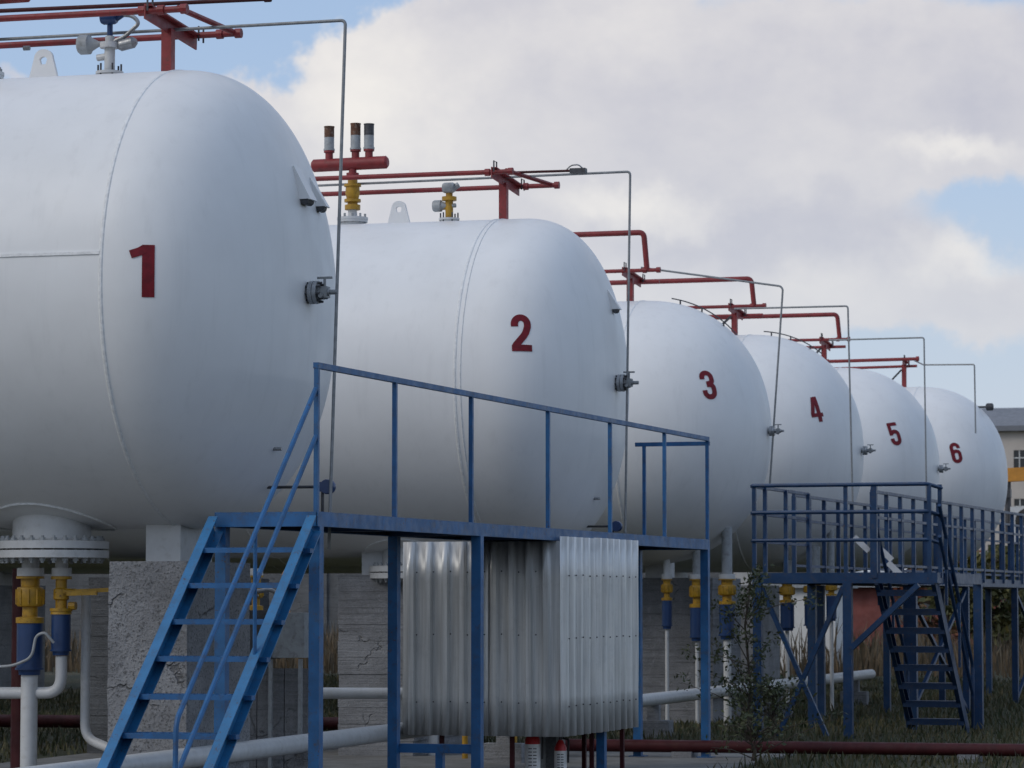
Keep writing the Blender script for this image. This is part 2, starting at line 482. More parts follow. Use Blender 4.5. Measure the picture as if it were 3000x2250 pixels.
def ribbon(path, w):
    P = np.array(path); n = len(P); keep = [0]
    for i in range(1, n):
        if np.linalg.norm(P[i] - P[keep[-1]]) > 1e-4: keep.append(i)
    P = P[keep]; n = len(P); L = []
    for i in range(n):
        t0 = unit(P[i] - P[i - 1]) if i else None; t1 = unit(P[i + 1] - P[i]) if i < n - 1 else None
        if t0 is None: t0 = t1
        if t1 is None: t1 = t0
        n0 = V(-t0[1], t0[0]); n1 = V(-t1[1], t1[0]); m = unit(n0 + n1); m = m / max(.6, m @ n0)
        L.append((P[i] + m * w / 2, P[i] - m * w / 2))
    return L


def to_px(p):
    c, s_ = math.cos(YAW), math.sin(YAW)
    fh = V(-s_, c, 0); r = V(c, s_, 0); fw = fh * math.cos(TILT) + V(0, 0, math.sin(TILT)); u = -fh * math.sin(TILT) + V(0, 0, math.cos(TILT))
    d = p - EYEP; k = d @ fw; return 1106 + 7000 * (d @ r) / k, 829.5 - 7000 * (d @ u) / k


def make_number(t, parent):
    n = t[0]; px, py, hp = NUMPOS[n]
    C = head_hit(EYEP, pix_ray(px, py), t); N = head_normal(C, t)
    up = unit(V(0, 0, 1) - N * N[2]); rt = np.cross(up, N)
    q = R_({3: 5, 4: 7, 5: 8, 6: 9}.get(n, 0)); up, rt = up * math.cos(q) - rt * math.sin(q), rt * math.cos(q) + up * math.sin(q)
    y0 = to_px(C - up * .05)[1]; y1 = to_px(C + up * .05)[1]; H = hp / (y0 - y1) * .1
    g = G()
    for si, (path, w) in enumerate(DIGITS[n]):
        prev = None
        for a, b in ribbon(path, w):
            q = []
            for p in (a, (a + b) / 2, b):
                P0 = C + rt * (p[0] - .27) * H * 1.06 + up * (p[1] - .5) * H
                P = head_hit(P0 + N * .3, -N, t); q.append(P + head_normal(P, t) * (.004 + .0015 * si))
            i = len(g.v); g.v.extend([tuple(x) for x in q])
            if prev is not None: g.f += [(prev, i, i + 1, prev + 1), (prev + 1, i + 1, i + 2, prev + 2)]
            prev = i
    build('number', g, 'digit_red', parent, label='dark red painted figure ' + {1: 'one', 2: 'two', 3: 'three', 4: 'four', 5: 'five', 6: 'six'}[n])


NUMW = {1: 'one', 2: 'two', 3: 'three', 4: 'four', 5: 'five', 6: 'six'}
ORD = {1: 'nearest', 2: 'second', 3: 'third', 4: 'fourth', 5: 'fifth', 6: 'farthest'}


def make_tank(t):
    n, yc, zc, xs, st, a = t
    bx = xs - TLEN / 2
    root = thing('storage_tank', ORD[n] + ' white horizontal gas storage tank, red figure %s on its rounded end' % NUMW[n], 'tank', (bx, yc, zc - RT), 'white gas storage tanks in a row')
    prof = [(-TLEN, RT)]
    nh = 40 if n < 3 else 32
    seg = 128 if n < 3 else 96
    back = [(-TLEN - a * math.sin(math.pi / 2 * i / 14), RT * math.cos(math.pi / 2 * i / 14)) for i in range(13, 0, -1)]
    front = [(st + a * math.sin(math.pi / 2 * i / nh) ** (2 / SUP[n]), max(.002, RT * max(0, math.cos(math.pi / 2 * i / nh)) ** (2 / SUP[n]))) for i in range(0, nh + 1)]
    cyl = [(-TLEN + TLEN * i / 8, RT) for i in range(0, 8)] + ([(0, RT)] if st else [])
    g = G(); g.lathe((xs, yc, zc), (1, 0, 0), back + cyl + front, seg)
    shell = build('shell', g, 'tank_white', root, 60)
    # welds
    def ring(x, r, w):
        g = G(); P = [(x - w, r), (x - w * .5, r + .007), (x + w * .5, r + .007), (x + w, r)]
        g.lathe((0, yc, zc), (1, 0, 0), [(x - w, r - .004)] + P + [(x + w, r - .004)], 96, cap=False); build('weld_seam', g, 'tank_weld', root)
    ring(xs, RT, .016)
    if st: ring(xs + .055, RT, .008)
    for i in range(1, 8): ring(xs - 2.4 * i, RT, .013)
    g = G(); an = R_(174 if n == 1 else 68)
    p = V(0, yc + (RT + .002) * math.cos(an), zc + (RT + .002) * math.sin(an))
    g.beam((xs - 2.39, p[1], p[2]), (xs - .01, p[1], p[2]), .022, .012, up=(0, math.cos(an), math.sin(an)))
    build('weld_seam', g, 'tank_weld', root)
    make_number(t, root)
    # lifting lugs
    for k, lx in enumerate((-9.94, xs - TLEN + 1.4)):
        if n > 2: lx += -.35
        g = G(); cx, bz = lx, zc + RT - .02
        out = [(-.125, 0), (.125, 0), (.075, .19)] + [(.075 * math.cos(R_(q)), .19 + .065 * math.sin(R_(q))) for q in np.linspace(15, 165, 9)] + [(-.075, .19)]
        m_ = len(out); hole = [(.033 * math.cos(2 * math.pi * q / m_ - 2.1), .165 + .033 * math.sin(2 * math.pi * q / m_ - 2.1)) for q in range(m_)]
        # start both loops at matching angles
        oc = [(x, y - .165) for x, y in out]
        hole = [(.033 * x / math.hypot(x, y), .165 + .033 * y / math.hypot(x, y)) for x, y in oc]
        vs = [(cx + x, yc + sgn * .016, bz + z) for sgn in (-1, 1) for x, z in out + hole]
        L = 2 * m_; fs = []
        for i in range(m_):
            j = (i + 1) % m_
            fs += [(i, j, m_ + j, m_ + i), (L + i, L + m_ + i, L + m_ + j, L + j), (i, L + i, L + j, j), (m_ + i, m_ + j, L + m_ + j, L + m_ + i)]
        g.add(vs, fs); build('lifting_lug', g, 'tank_white', root, 30)
    # nozzle and shut-off fitting on the tip of the end cap
    ax = xs + st + a
    fz = zc + (.03 if n < 3 else 0)
    if n == 6: return root
    q_ = .82 if n < 3 else .62
    g = G(); g.lathe((ax - .10, yc, fz), (1, 0, 0), [(0, .055 * q_), (.12, .055 * q_), (.12, .105 * q_), (.15, .105 * q_), (.15, .055 * q_), (.155, .055 * q_), (.155, .105 * q_), (.185, .105 * q_), (.185, .04 * q_), (.27, .035 * q_)], 20)
    ef = build('end_nozzle', g, 'grey_metal', root)
    g = G(); g.cbox((ax + .13, yc, fz), (.07 * q_, .10 * q_, .10 * q_)); g.cyl((ax + .13, yc, fz - .02), (ax + .13, yc, fz + .13 * q_), .012 * q_); g.beam((ax + .13 - .07 * q_, yc, fz + .13 * q_), (ax + .13 + .07 * q_, yc, fz + .13 * q_), .02 * q_, .02 * q_)
    g.cyl((ax + .12, yc - .09 * q_, fz - .03), (ax + .12, yc + .09 * q_, fz - .03), .02 * q_); g.cyl((ax + .13, yc, fz), (ax + .13 + .12 * q_, yc, fz), .022 * q_)
    build('valve', g, 'conduit_grey', ef)
    if n < 3: copies('bolt', G().cyl((-.06, 0, 0), (.06, 0, 0), .010, 6), 'dark_metal', ef, None,
           [(ax + .055, yc + .07 * math.cos(q), fz + .07 * math.sin(q)) for q in np.arange(8) * math.pi / 4 + .2])
    # small stub and gauge low on the end cap
    if n < 3:
        gz = zc - 1.40; gy = yc
        P = head_hit(V(0, gy, gz), V(-1, 0, 0), t); x0 = P[0]
        g = G(); g.tube([(x0 - .05, gy, gz), (-7.66, gy, gz)], .011, 8); g.cyl((-7.7, gy, gz), (-7.7, gy, gz - .28), .012, 8)
        gp = build('gauge_pipe', g, 'dark_metal', root)
        g = G(); g.lathe((-7.66, gy - .035, gz), (0, 1, 0), [(0, .05), (.01, .055), (.06, .055), (.07, .045)], 18); g.cbox((-7.71, gy, gz), (.05, .06, .07))
        build('pressure_gauge', g, 'blue_gauge', gp)
        P = head_hit(V(0, gy - .25, gz + .27), V(-1, 0, 0), t)
        g = G(); g.cyl((P[0] - .02, P[1], P[2]), (P[0] + .06, P[1], P[2]), .013, 8); build('stub', g, 'grey_metal', root)
    # brackets welded to the upper part of the end cap
    clips = {1: ((655, 437, .16, .27), (686, 452, .11, .24)), 2: ((1324, 672, .09, .22),)}.get(n, ())
    for (px, py, w, h) in clips:
        P = head_hit(EYEP, pix_ray(px, py), t); N = head_normal(P, t); up = unit(V(0, 0, 1) - N * N[2]); rt = np.cross(up, N)
        g = G(); t_ = .012
        q = [P + rt * sx * w / 2 + up * uz + N * nn for (uz, nn) in ((0, .085), (0, .085 - t_), ) for sx in (-1, 1)]
        lo = [P - rt * w / 2 + N * (.07), P + rt * w / 2 + N * .07, P + rt * w / 2 + N * .085, P - rt * w / 2 + N * .085]
        hi = [P - rt * w / 2 + up * h - N * .02, P + rt * w / 2 + up * h - N * .02, P + rt * w / 2 + up * h - N * .005, P - rt * w / 2 + up * h - N * .005]
        g.hexa(lo + hi)
        for sx in (-1, 1):
            c = P + rt * sx * (w / 2 - .008)
            g.hexa([c - rt * .006 - N * .03 + up * .02, c + rt * .006 - N * .03 + up * .02, c + rt * .006 + N * .075 + up * .005, c - rt * .006 + N * .075 + up * .005,
                    c - rt * .006 - N * .03 + up * h, c + rt * .006 - N * .03 + up * h, c + rt * .006 - N * .01 + up * h, c - rt * .006 - N * .01 + up * h])
        br = build('bracket', g, 'tank_white', root)
        g = G(); c = P + N * .03; d_ = rt
        g.cyl(c - rt * w * .42 + up * .005, c + rt * w * .42 + up * .005, .034, 10); build('bracket_pin', g, 'dark_metal', br)
    # big blind flange under the belly
    if n <= 2:
        fx, fy = -9.715, yc - .28
        g = G(); g.lathe((fx, fy, zc - RT + .14), (0, 0, -1), [(0, .29), (.22, .29), (.235, .42), (.29, .42)], 48); 
        nz = build('manway_neck', g, 'white_paint', root)
        g = G(); g.lathe((fx, fy, zc - RT + .14), (0, 0, -1), [(.302, .42), (.357, .42)], 48); build('manway_cover', g, 'white_paint', nz)
        bolt = G(); bolt.cyl((0, 0, -.10), (0, 0, .10), .013, 6); bolt.lathe((0, 0, .056), (0, 0, 1), [(0, .024), (.028, .024)], 6); bolt.lathe((0, 0, -.084), (0, 0, 1), [(0, .024), (.028, .024)], 6)
        zb = zc - RT + .14 - .296
        copies('bolt', bolt, 'grey_paint', nz, None, [(fx + .365 * math.cos(q), fy + .365 * math.sin(q), zb) for q in np.arange(28) * 2 * math.pi / 28])
        g = G()
        P = [(fx + .47 * math.cos(q), fy + .47 * math.sin(q), zc - RT * math.sqrt(max(0, 1 - ((fy + .47 * math.sin(q) - yc) / RT) ** 2)) - .004) for q in np.linspace(0, 2 * math.pi, 49)]
        g.tube(P, .011, 6, cap=False); build('reinforcing_ring', g, 'tank_weld', root)
    return root


ROOTS = {t[0]: make_tank(t) for t in TANKS}


# ------------------------------------------------------------------ supports under the tanks
def pillar(lo, hi, m, label, courses=0, saddle=None, root=None, tank=None):
    g = G(); x0, y0, z0 = lo; x1, y1, z1 = hi
    if courses:
        dz = (z1 - z0) / courses
        for i in range(courses):
            o = RNG.uniform(0, .012, 4)
            a = z0 + i * dz + .002; b = z0 + (i + 1) * dz - .002
            g.box((x0 + o[0], y0 + o[1], a), (x1 - o[2], y1 - o[3], b))
        g.box((x0 + .02, y0 + .02, z0), (x1 - .02, y1 - .02, z1 - .004))
    else:
        nx, ny, nz = 10, 18, 26
        def face(f, na, nb):
            i0 = len(g.v)
            for i in range(na + 1):
                for j in range(nb + 1): g.v.append(f(i / na, j / nb))
            for i in range(na):
                for j in range(nb):
                    q = i0 + i * (nb + 1) + j; g.f.append((q, q + 1, q + nb + 2, q + nb + 1))
        L = lambda a, b, t: a + (b - a) * t
        face(lambda s, t: (L(x0, x1, s), y0, L(z0, z1, t)), nx, nz); face(lambda s, t: (L(x0, x1, s), y1, L(z0, z1, t)), nx, nz)
        face(lambda s, t: (x0, L(y0, y1, s), L(z0, z1, t)), ny, nz); face(lambda s, t: (x1, L(y0, y1, s), L(z0, z1, t)), ny, nz)
        face(lambda s, t: (L(x0, x1, s), L(y0, y1, t), z1), nx, ny)
        # chipped, uneven edges
        from mathutils import noise as mn
        vs = []
        c = V((x0 + x1) / 2, (y0 + y1) / 2, 0)
        for p in g.v:
            p = np.array(p); k = mn.noise(Vector(p * 5)) * .012 + mn.noise(Vector(p * 17)) * .007
            e = (abs(p[0] - x0) < 1e-6 or abs(p[0] - x1) < 1e-6) + (abs(p[1] - y0) < 1e-6 or abs(p[1] - y1) < 1e-6) + (abs(p[2] - z1) < 1e-6)
            d = unit(np.array([c[0] - p[0], c[1] - p[1], 0])) * (.010 * max(0, e - 1) + k)
            vs.append(tuple(p + d + (V(0, 0, -.012 - abs(k)) if (e > 1 and abs(p[2] - z1) < 1e-6) else 0)))
        g.v = vs
    o = build('concrete_pillar', g, m, None, 40)
    tag(o, label, 'pillar', 'concrete pillars carrying the tanks')
    return o


def saddle(root, t, x0, x1, y0, y1, zb):
    n, yc, zc, xs, st, a = t
    g = G()
    N = 10
    def zt(x, y):
        r = RT
        s = (x - xs - st) / a
        if s > 0: r = RT * max(.02, 1 - s ** SUP[n]) ** (1 / SUP[n])
        return zc - math.sqrt(max(.01, r * r - (y - yc) ** 2)) + .03
    ys = np.linspace(y0, y1, N + 1)
    for x in (x0, x1):
        pass
    vs = []; 
    for y in ys:
        vs += [(x0, y, zb), (x1, y, zb), (x1, y, zt(x1, y)), (x0, y, zt(x0, y))]
    fs = [(0, 1, 2, 3), tuple(4 * N + k for k in (3, 2, 1, 0))]
    for i in range(N):
        for k in range(4): fs.append((4 * i + k, 4 * i + (k + 1) % 4, 4 * i + 4 + (k + 1) % 4, 4 * i + 4 + k))
    g.add(vs, fs); build('saddle', g, 'white_paint', root)


T = {t[0]: t for t in TANKS}
pillar((-9.05, 21.7, 0), (-8.45, 23.0, 1.84), 'concrete_rough', 'rough crumbling concrete pillar under the end of the nearest tank beside the near blue stairs')
saddle(ROOTS[1], T[1], -8.97, -8.70, 22.2, 22.85, 1.82)
pillar((-10.42, 30.9, 0), (-9.62, 33.0, 1.82), 'concrete_form', 'grey board-marked concrete pillar under the second tank left of the corrugated metal box', 11)
saddle(ROOTS[2], T[2], -10.2, -9.9, 31.0, 32.6, 1.815)
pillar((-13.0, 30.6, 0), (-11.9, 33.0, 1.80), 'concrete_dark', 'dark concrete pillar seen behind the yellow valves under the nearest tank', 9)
pillar((-9.66, 40.8, 0), (-8.69, 42.6, 1.86), 'concrete_form', 'grey board-marked concrete pillar under the third tank behind the thin white valve pipes', 12)
saddle(ROOTS[3], T[3], -9.6, -9.35, 40.9, 41.5, 1.855)
pillar((-12.5, 45.2, 0), (-11.8, 47.2, 1.86), 'concrete_form', 'concrete pillar under the fourth tank half hidden behind the corrugated metal box', 10)
for n in (1, 2, 3, 4, 5, 6):
    t = T[n]
    saddle(ROOTS[n], t, t[3] - 15.3, t[3] - 15.0, t[1] - 1.0, t[1] + 1.0, 1.82)
    if n > 3: saddle(ROOTS[n], t, -12.3, -12.0, t[1] - .9, t[1] + .9, 1.855)
    g = G(); g.box((t[3] - 15.5, t[1] - 1.1, -.05), (t[3] - 14.8, t[1] + 1.1, 1.84))
    build('rear_pillar', g, 'concrete_form', ROOTS[n])
for n in (5, 6):
    t = T[n]; g = G(); g.box((-12.5, t[1] - 1.05, -.05), (-11.8, t[1] + 1.05, 1.86)); build('front_pillar', g, 'concrete_form', ROOTS[n])


# ------------------------------------------------------------------ pipework on top of the tanks
XL = -27.0


def rack(n, px, zt, arm=True, h=.36, y=None, ya=-.52, yb=.58):
    t = T[n]; yc, zc = t[1], t[2]; zt0 = zc + RT - .03
    root = thing('pipe_rack', 'red steel post and cross arm holding pipes on top of the %s tank' % ORD[n], 'pipe rack', (px, yc, zt0), 'red pipe racks on the tanks')
    g = G(); g.cbox((px, yc, (zt0 + zt) / 2), (.08, .08, zt - zt0)); build('post', g, 'red_paint', root)
    g = G()
    za, zb = zt + .045, zt - .005
    g.beam((px + .02, yc + ya, za), (px, yc + yb, zb), .012, .11); g.beam((px + .045, yc + ya, za + .045), (px + .025, yc + yb, zb + .045), .06, .012)
    build('cross_arm', g, 'red_paint', root)
    g = G()
    for yy, z in ((ya + .03, za), (yb - .03, zb)):
        g.tube([(px + .05, yc + yy - .05, z), (px + .05, yc + yy - .05, z + .11), (px + .05, yc + yy + .05, z + .11), (px + .05, yc + yy + .05, z)], .008, 6)
    build('u_bolt', g, 'dark_metal', root)
    return root


def pipe(name, path, r, m, label, cat='pipe', fillet=.0, group=None, caps=True, clamps=()):
    root = None
    g = G(); g.tube(path, r, 12, fillet)
    o = build(name, g, m, None); tag(o, label, cat, group)
    if clamps:
        for c in clamps:
            g = G(); c = np.asarray(c, float); g.cyl(c - V(.025, 0, 0), c + V(.025, 0, 0), r * 1.5, 10)
            build('clamp', g, m, o)
    return o


# tank 1
rack(1, -8.935, 5.83)
y1 = 22.48
pipe('red_pipe', [(XL, 22.0, 5.86), (-8.60, 22.0, 5.885)], .025, 'red_paint', 'red pipe on the near side of the rack above the nearest tank', group='red pipes above the tanks', clamps=[(-8.62, 22.0, 5.885), (-8.80, 22.0, 5.885), (-8.95, 22.0, 5.885)])
pipe('red_pipe', [(XL, 23.0, 5.84), (-8.55, 23.0, 5.872)], .025, 'red_paint', 'red pipe on the far side of the rack above the nearest tank', group='red pipes above the tanks', clamps=[(-8.57, 23.0, 5.872), (-8.72, 23.0, 5.872)])
pipe('red_pipe', [(-8.66, 21.98, 5.89), (-8.60, 23.04, 5.88)], .022, 'red_paint', 'short red pipe slanting between the two pipe ends above the nearest tank', group='red pipes above the tanks')
pipe('dark_pipe', [(XL, 22.3, 6.13), (-8.05, 22.3, 5.985)], .016, 'red_dark', 'thin dark red pipe highest above the nearest tank at the top edge', group='thin dark pipes above the tanks', clamps=[(-8.08, 22.3, 5.985)])


def conduit(n, pts, label, r=.013, cl=()):
    return pipe('grey_conduit', pts, r, 'conduit_grey', label, 'conduit', .04, 'grey conduits in front of the tank ends', clamps=cl)


conduit(1, [(XL, 22.75, 5.79), (-7.56, 22.55, 5.845), (-7.63, 22.42, 1.93)], 'grey conduit pipe bent down in front of the end of the nearest tank', .0125, [(-10.2, 22.74, 5.79)])
conduit(2, [(XL, 31.6, 5.72), (-7.52, 31.42, 5.855), (-7.57, 31.36, 2.0)], 'grey conduit pipe bent down in front of the end of the second tank', .0125)

# tank 2
rack(2, -8.83, 5.78)
pipe('red_pipe', [(XL, 30.9, 5.80), (-8.60, 30.9, 5.83)], .025, 'red_paint', 'red pipe on the near side of the rack above the second tank', group='red pipes above the tanks', clamps=[(-8.62, 30.9, 5.83), (-8.86, 30.9, 5.828)])
pipe('red_pipe', [(XL, 31.95, 5.76), (-8.40, 31.95, 5.815)], .025, 'red_paint', 'red pipe on the far side of the rack above the second tank', group='red pipes above the tanks', clamps=[(-8.42, 31.95, 5.815), (-8.75, 31.95, 5.813)])
pipe('red_pipe', [(-8.66, 30.88, 5.84), (-8.48, 31.98, 5.825)], .022, 'red_paint', 'short red pipe slanting between the two pipe ends above the second tank', group='red pipes above the tanks')
pipe('dark_pipe', [(-10.4, 31.2, 5.87), (-8.03, 31.2, 5.855)], .013, 'red_dark', 'thin dark red pipe above the second tank leading to the floodlight', group='thin dark pipes above the tanks')
g = G(); g.cbox((-8.0, 31.2, 5.85), (.16, .09, .05)); o = build('floodlight', g, 'dark_metal'); tag(o, 'small dark floodlight on the thin pipe end above the second tank', 'floodlight')
g = G(); g.tube([(-8.13, 31.2, 5.86), (-8.08, 31.2, 5.91), (-8.0, 31.2, 5.915), (-7.96, 31.2, 5.88)], .008, 6, .03); build('bracket', g, 'grey_metal', o)


def manifold(n, dx=0.0, dz=0.0):
    t = T[n]; yc, zt = t[1], t[2] + RT; x = -10.44 + dx
    root = thing('relief_valve_manifold', 'red relief manifold with three upright silencers on a yellow valve above the %s tank' % ORD[n], 'valve manifold', (x, yc, zt - .01), 'relief valve manifolds')
    g = G(); g.lathe((x, yc, zt - .03), (0, 0, 1), [(0, .12), (.06, .12), (.06, .155), (.085, .155), (.085, .16), (.11, .16), (.11, .05), (.19, .045)], 28); fl = build('base_flange', g, 'white_paint', root)
    copies('bolt', G().cyl((0, 0, -.04), (0, 0, .05), .012, 6), 'grey_paint', fl, None, [(x + .135 * math.cos(q), yc + .135 * math.sin(q), zt + .065) for q in np.arange(10) * math.pi / 5])
    z = zt + .16
    g = G(); g.lathe((x, yc, z), (0, 0, 1), [(0, .08), (.05, .08), (.05, .055), (.08, .05), (.08, .085), (.11, .085), (.11, .06), (.17, .075), (.24, .07), (.24, .088), (.265, .088), (.265, .05), (.33, .05), (.33, .075), (.35, .075)], 20); build('valve', g, 'yellow_paint', root)
    g = G(); g.lathe((x, yc, z + .35), (0, 0, 1), [(0, .065), (.03, .065), (.03, .04), (.11, .04)], 16); build('riser', g, 'red_paint', root)
    zc = zt + .63 + dz; xa, xb = x - .44, x + .38
    g = G(); g.lathe((xa, yc, zc), (1, .0, .012), [(0, .045), (.02, .066), (xb - xa - .02, .066), (xb - xa, .045)], 24); build('header', g, 'red_paint', root)
    for k, (sx, hh) in enumerate(((-.255, .25), (.03, .27), (.175, .26))):
        g = G(); g.lathe((x + sx, yc, zc + .05), (0, 0, 1), [(0, .04), (.08, .04), (.08, .055), (.10, .055)], 16); st_ = build('stub', g, 'red_paint', root)
        g = G(); g.lathe((x + sx, yc, zc + .15), (0, 0, 1), [(0, .058), (.02, .058), (.02, .051), (hh * .55, .051)], 18); build('silencer', g, 'grey_paint', root)
        g = G(); g.lathe((x + sx, yc, zc + .15 + hh * .55), (0, 0, 1), [(0, .0515), (hh * .42, .0515), (hh * .42, .055), (hh * .46, .055)], 18); build('silencer_cap', g, 'rust' if k < 2 else 'dark_metal', root, label='rusty upper end of silencer' if k < 2 else None)


manifold(2)
manifold(1, .0, .03)


def gauge_valve(n, yellow):
    t = T[n]; yc, zt = t[1], t[2] + RT; x = -9.405
    root = thing('gauge_valve', ('yellow' if yellow else 'white') + ' instrument valve with a round gauge and transmitter on top of the %s tank' % ORD[n], 'valve', (x, yc, zt - .02), 'instrument valves on the tanks')
    m = 'yellow_paint' if yellow else 'white_paint'
    g = G(); g.lathe((x, yc, zt - .03), (0, 0, 1), [(0, .09), (.05, .09), (.05, .105), (.07, .105)], 20); fl = build('base_flange', g, 'white_paint', root)
    copies('bolt', G().cyl((0, 0, -.03), (0, 0, .06), .008, 6), 'dark_metal', fl, None, [(x + .09 * math.cos(q), yc + .09 * math.sin(q), zt + .035) for q in np.arange(6) * math.pi / 3 + .1])
    g = G(); g.lathe((x, yc, zt + .04), (0, 0, 1), [(0, .04), (.18, .04), (.18, .075), (.22, .075), (.22, .035), (.27, .035)], 18)
    g.cyl((x, yc, zt + .16), (x - .10, yc, zt + .15), .026, 10); build('stem', g, m, root)
    k = 1.0 if yellow else 1.25
    g = G(); g.lathe((x - (.17 if yellow else .25), yc, zt + (.17 if yellow else .255)), (1, 0, 0), [(0, .05 * k), (.015, .06 * k), (.085, .06 * k), (.095, .045 * k), (.16, .022), (.24, .022)], 20); build('round_gauge', g, 'grey_paint', root)
    g = G(); z = zt + (.30 if yellow else .40)
    g.lathe((x - .06, yc - .02, z + .05), (1, 0, 0), [(0, .045), (.02, .055), (.10, .055), (.12, .045)], 16); g.cyl((x, yc, zt + .28), (x, yc, z + .02), .022, 10)
    g.cyl((x + .05, yc, z + .05), (x + .10, yc, z + .08), .03, 10)
    build('transmitter', g, 'grey_paint' if yellow else 'blue_gauge', root)
    if not yellow:
        g = G(); g.tube([(x + .08, yc, z + .07), (x + .18, yc, z + .06), (x + .24, yc, z + .0), (x + .12, yc, z - .1), (x + .03, yc, z - .13)], .016, 8, .06); g.lathe((x + .06, yc, z - .17), (1, 0, .2), [(0, .02), (.03, .045), (.13, .045), (.16, .02)], 12)
        build('flexible_hose', g, 'grey_metal', root)


gauge_valve(1, False); gauge_valve(2, True)
# tanks 3 to 6
rack(3, -9.72, 5.72)
rack(4, -9.50, 5.75)
rack(5, -9.46, 5.83)
rack(6, -9.20, 6.00, ya=-.3, yb=.3)
for n, xe, ztop, zlo in ((3, -9.41, 6.25, 5.77), (4, -9.14, 6.19, 5.80), (5, -9.14, 6.29, 5.88)):
    yc = T[n][1]
    pipe('red_pipe', [(XL, yc - .55, ztop - .05), (xe, yc - .55, ztop), (xe + .03, yc - .50, zlo)], .036, 'red_paint', 'thick red vent pipe bent down onto the rack above the %s tank' % ORD[n], fillet=.07, group='red vent pipes bent down onto the racks')
    pipe('red_pipe', [(XL, yc - .5, zlo - .03), (xe + .2, yc - .5, zlo)], .025, 'red_paint', 'lower red pipe along the near side of the rack above the %s tank' % ORD[n], group='red pipes above the tanks', clamps=[(xe + .18, yc - .5, zlo), (xe + .0, yc - .5, zlo)])
    pipe('red_pipe', [(XL, yc + .55, zlo - .08), (xe - .05, yc + .55, zlo - .04)], .025, 'red_paint', 'lower red pipe along the far side of the rack above the %s tank' % ORD[n], group='red pipes above the tanks')
pipe('red_pipe', [(XL, 60.2, 5.90), (-8.87, 60.2, 6.08)], .032, 'red_paint', 'upper red pipe above the farthest tank', group='red pipes above the tanks', clamps=[(-8.9, 60.2, 6.08), (-10.6, 60.2, 6.06)])
pipe('red_pipe', [(XL, 60.8, 5.75), (-9.0, 60.8, 5.99)], .026, 'red_paint', 'lower red pipe above the farthest tank', group='red pipes above the tanks')
conduit(3, [(-9.6, 40.7, 5.87), (-7.75, 40.6, 5.57), (-7.72, 40.6, 5.53), (-7.90, 40.6, 3.05)], 'leaning grey conduit in front of the end of the third tank', .013)
conduit(4, [(-9.3, 45.2, 5.72), (-7.63, 45.0, 5.70), (-7.56, 45.0, 1.9)], 'grey conduit bent down in front of the end of the fourth tank', .013)
conduit(5, [(-9.2, 52.4, 5.83), (-7.61, 52.2, 5.82), (-7.58, 52.2, 1.9)], 'grey conduit bent down in front of the end of the fifth tank', .013)
conduit(6, [(-9.0, 60.5, 6.07), (-8.7, 59.6, 5.92), (-7.71, 59.2, 5.88), (-7.70, 59.2, 4.62)], 'grey conduit bent down in front of the end of the farthest tank', .014)
g = G(); g.cyl((-8.0, 60.4, 5.17), (-7.62, 60.4, 5.17), .02, 8); g.lathe((-7.66, 60.4, 5.17), (1, 0, 0), [(0, .05), (.02, .07), (.12, .07), (.14, .04)], 12)
o = build('sensor_head', g, 'dark_metal'); tag(o, 'small dark sensor sticking out over the end of the farthest tank', 'sensor')
for n, xb in ((4, -9.50), (5, -9.46), (6, -9.20)):
    yc = T[n][1]; zt = {4: 5.70, 5: 5.78, 6: 5.9}[n]; g = G()
    g.beam((xb - .04, yc - .05, zt), (xb - .40, yc - .05, T[n][2] + RT - .04), .03, .03)
    build('brace', g, 'dark_metal', [o for o in bpy.data.objects if o.name.startswith('pipe_rack') and o['label'].endswith('the %s tank' % ORD[n])][0])
for n, x0, lab in ((3, -9.15, 'curved dark cable rail hugging the top of the third tank'), (4, -9.05, 'curved dark cable rail hugging the top of the fourth tank')):
    yc, zc = T[n][1], T[n][2]; pts = []
    for i in range(16):
        x = x0 + i / 15 * .85; s_ = max(0, (x - T[n][3]) / T[n][5]); r = RT * (1 - s_ ** SUP[n]) ** (1 / SUP[n]) + .05
        pts.append((x, yc - .1, zc + r))
    root = thing('cable_rail', lab, 'rail', pts[0])
    g = G(); g.tube(pts, .008, 8); build('rail', g, 'dark_metal', root)
    for i in (2, 7, 12):
        g = G(); p = V(*pts[i]); g.cyl(p - V(0, 0, .10), p, .011, 6); build('stub_post', g, 'dark_metal', root)


# ------------------------------------------------------------------ blue platform in front of the two nearest tanks
A1 = R_(2.5)
D1 = V(math.sin(A1), math.cos(A1), 0); E1 = V(math.cos(A1), -math.sin(A1), 0)
O1 = V(-7.205, 20.94, 0)
ZP = 2.165


def L1(a, b, z): return O1 + E1 * a + D1 * b + V(0, 0, z)


PW, PL = .765, 10.6
root = thing('steel_platform', 'long raised blue steel platform with a single-rail railing in front of the two nearest tanks', 'platform', L1(-PW / 2, PL / 2, 0))
g = G(); g.hexa([L1(-PW + .04, .04, ZP - .03), L1(-.04, .04, ZP - .03), L1(-.04, PL - .04, ZP - .03), L1(-PW + .04, PL - .04, ZP - .03), L1(-PW + .04, .04, ZP - .012), L1(-.04, .04, ZP - .012), L1(-.04, PL - .04, ZP - .012), L1(-PW + .04, PL - .04, ZP - .012)])
build('deck', g, 'blue_shaded', root)
for a, op in ((0, -1), (-PW, 1)):
    g = G(); g.channel(L1(a, 0, ZP - .05), L1(a, PL, ZP - .05), .05, .10, .007, op); build('beam', g, 'blue_paint', root)
for b, op in ((0, -1), (PL, 1)):
    g = G(); g.channel(L1(-PW + .012, b + (-.006 if b == 0 else .006), ZP - .051), L1(-.012, b + (-.006 if b == 0 else .006), ZP - .051), .05, .10, .007, 1 if b else -1); build('beam', g, 'blue_paint', root)
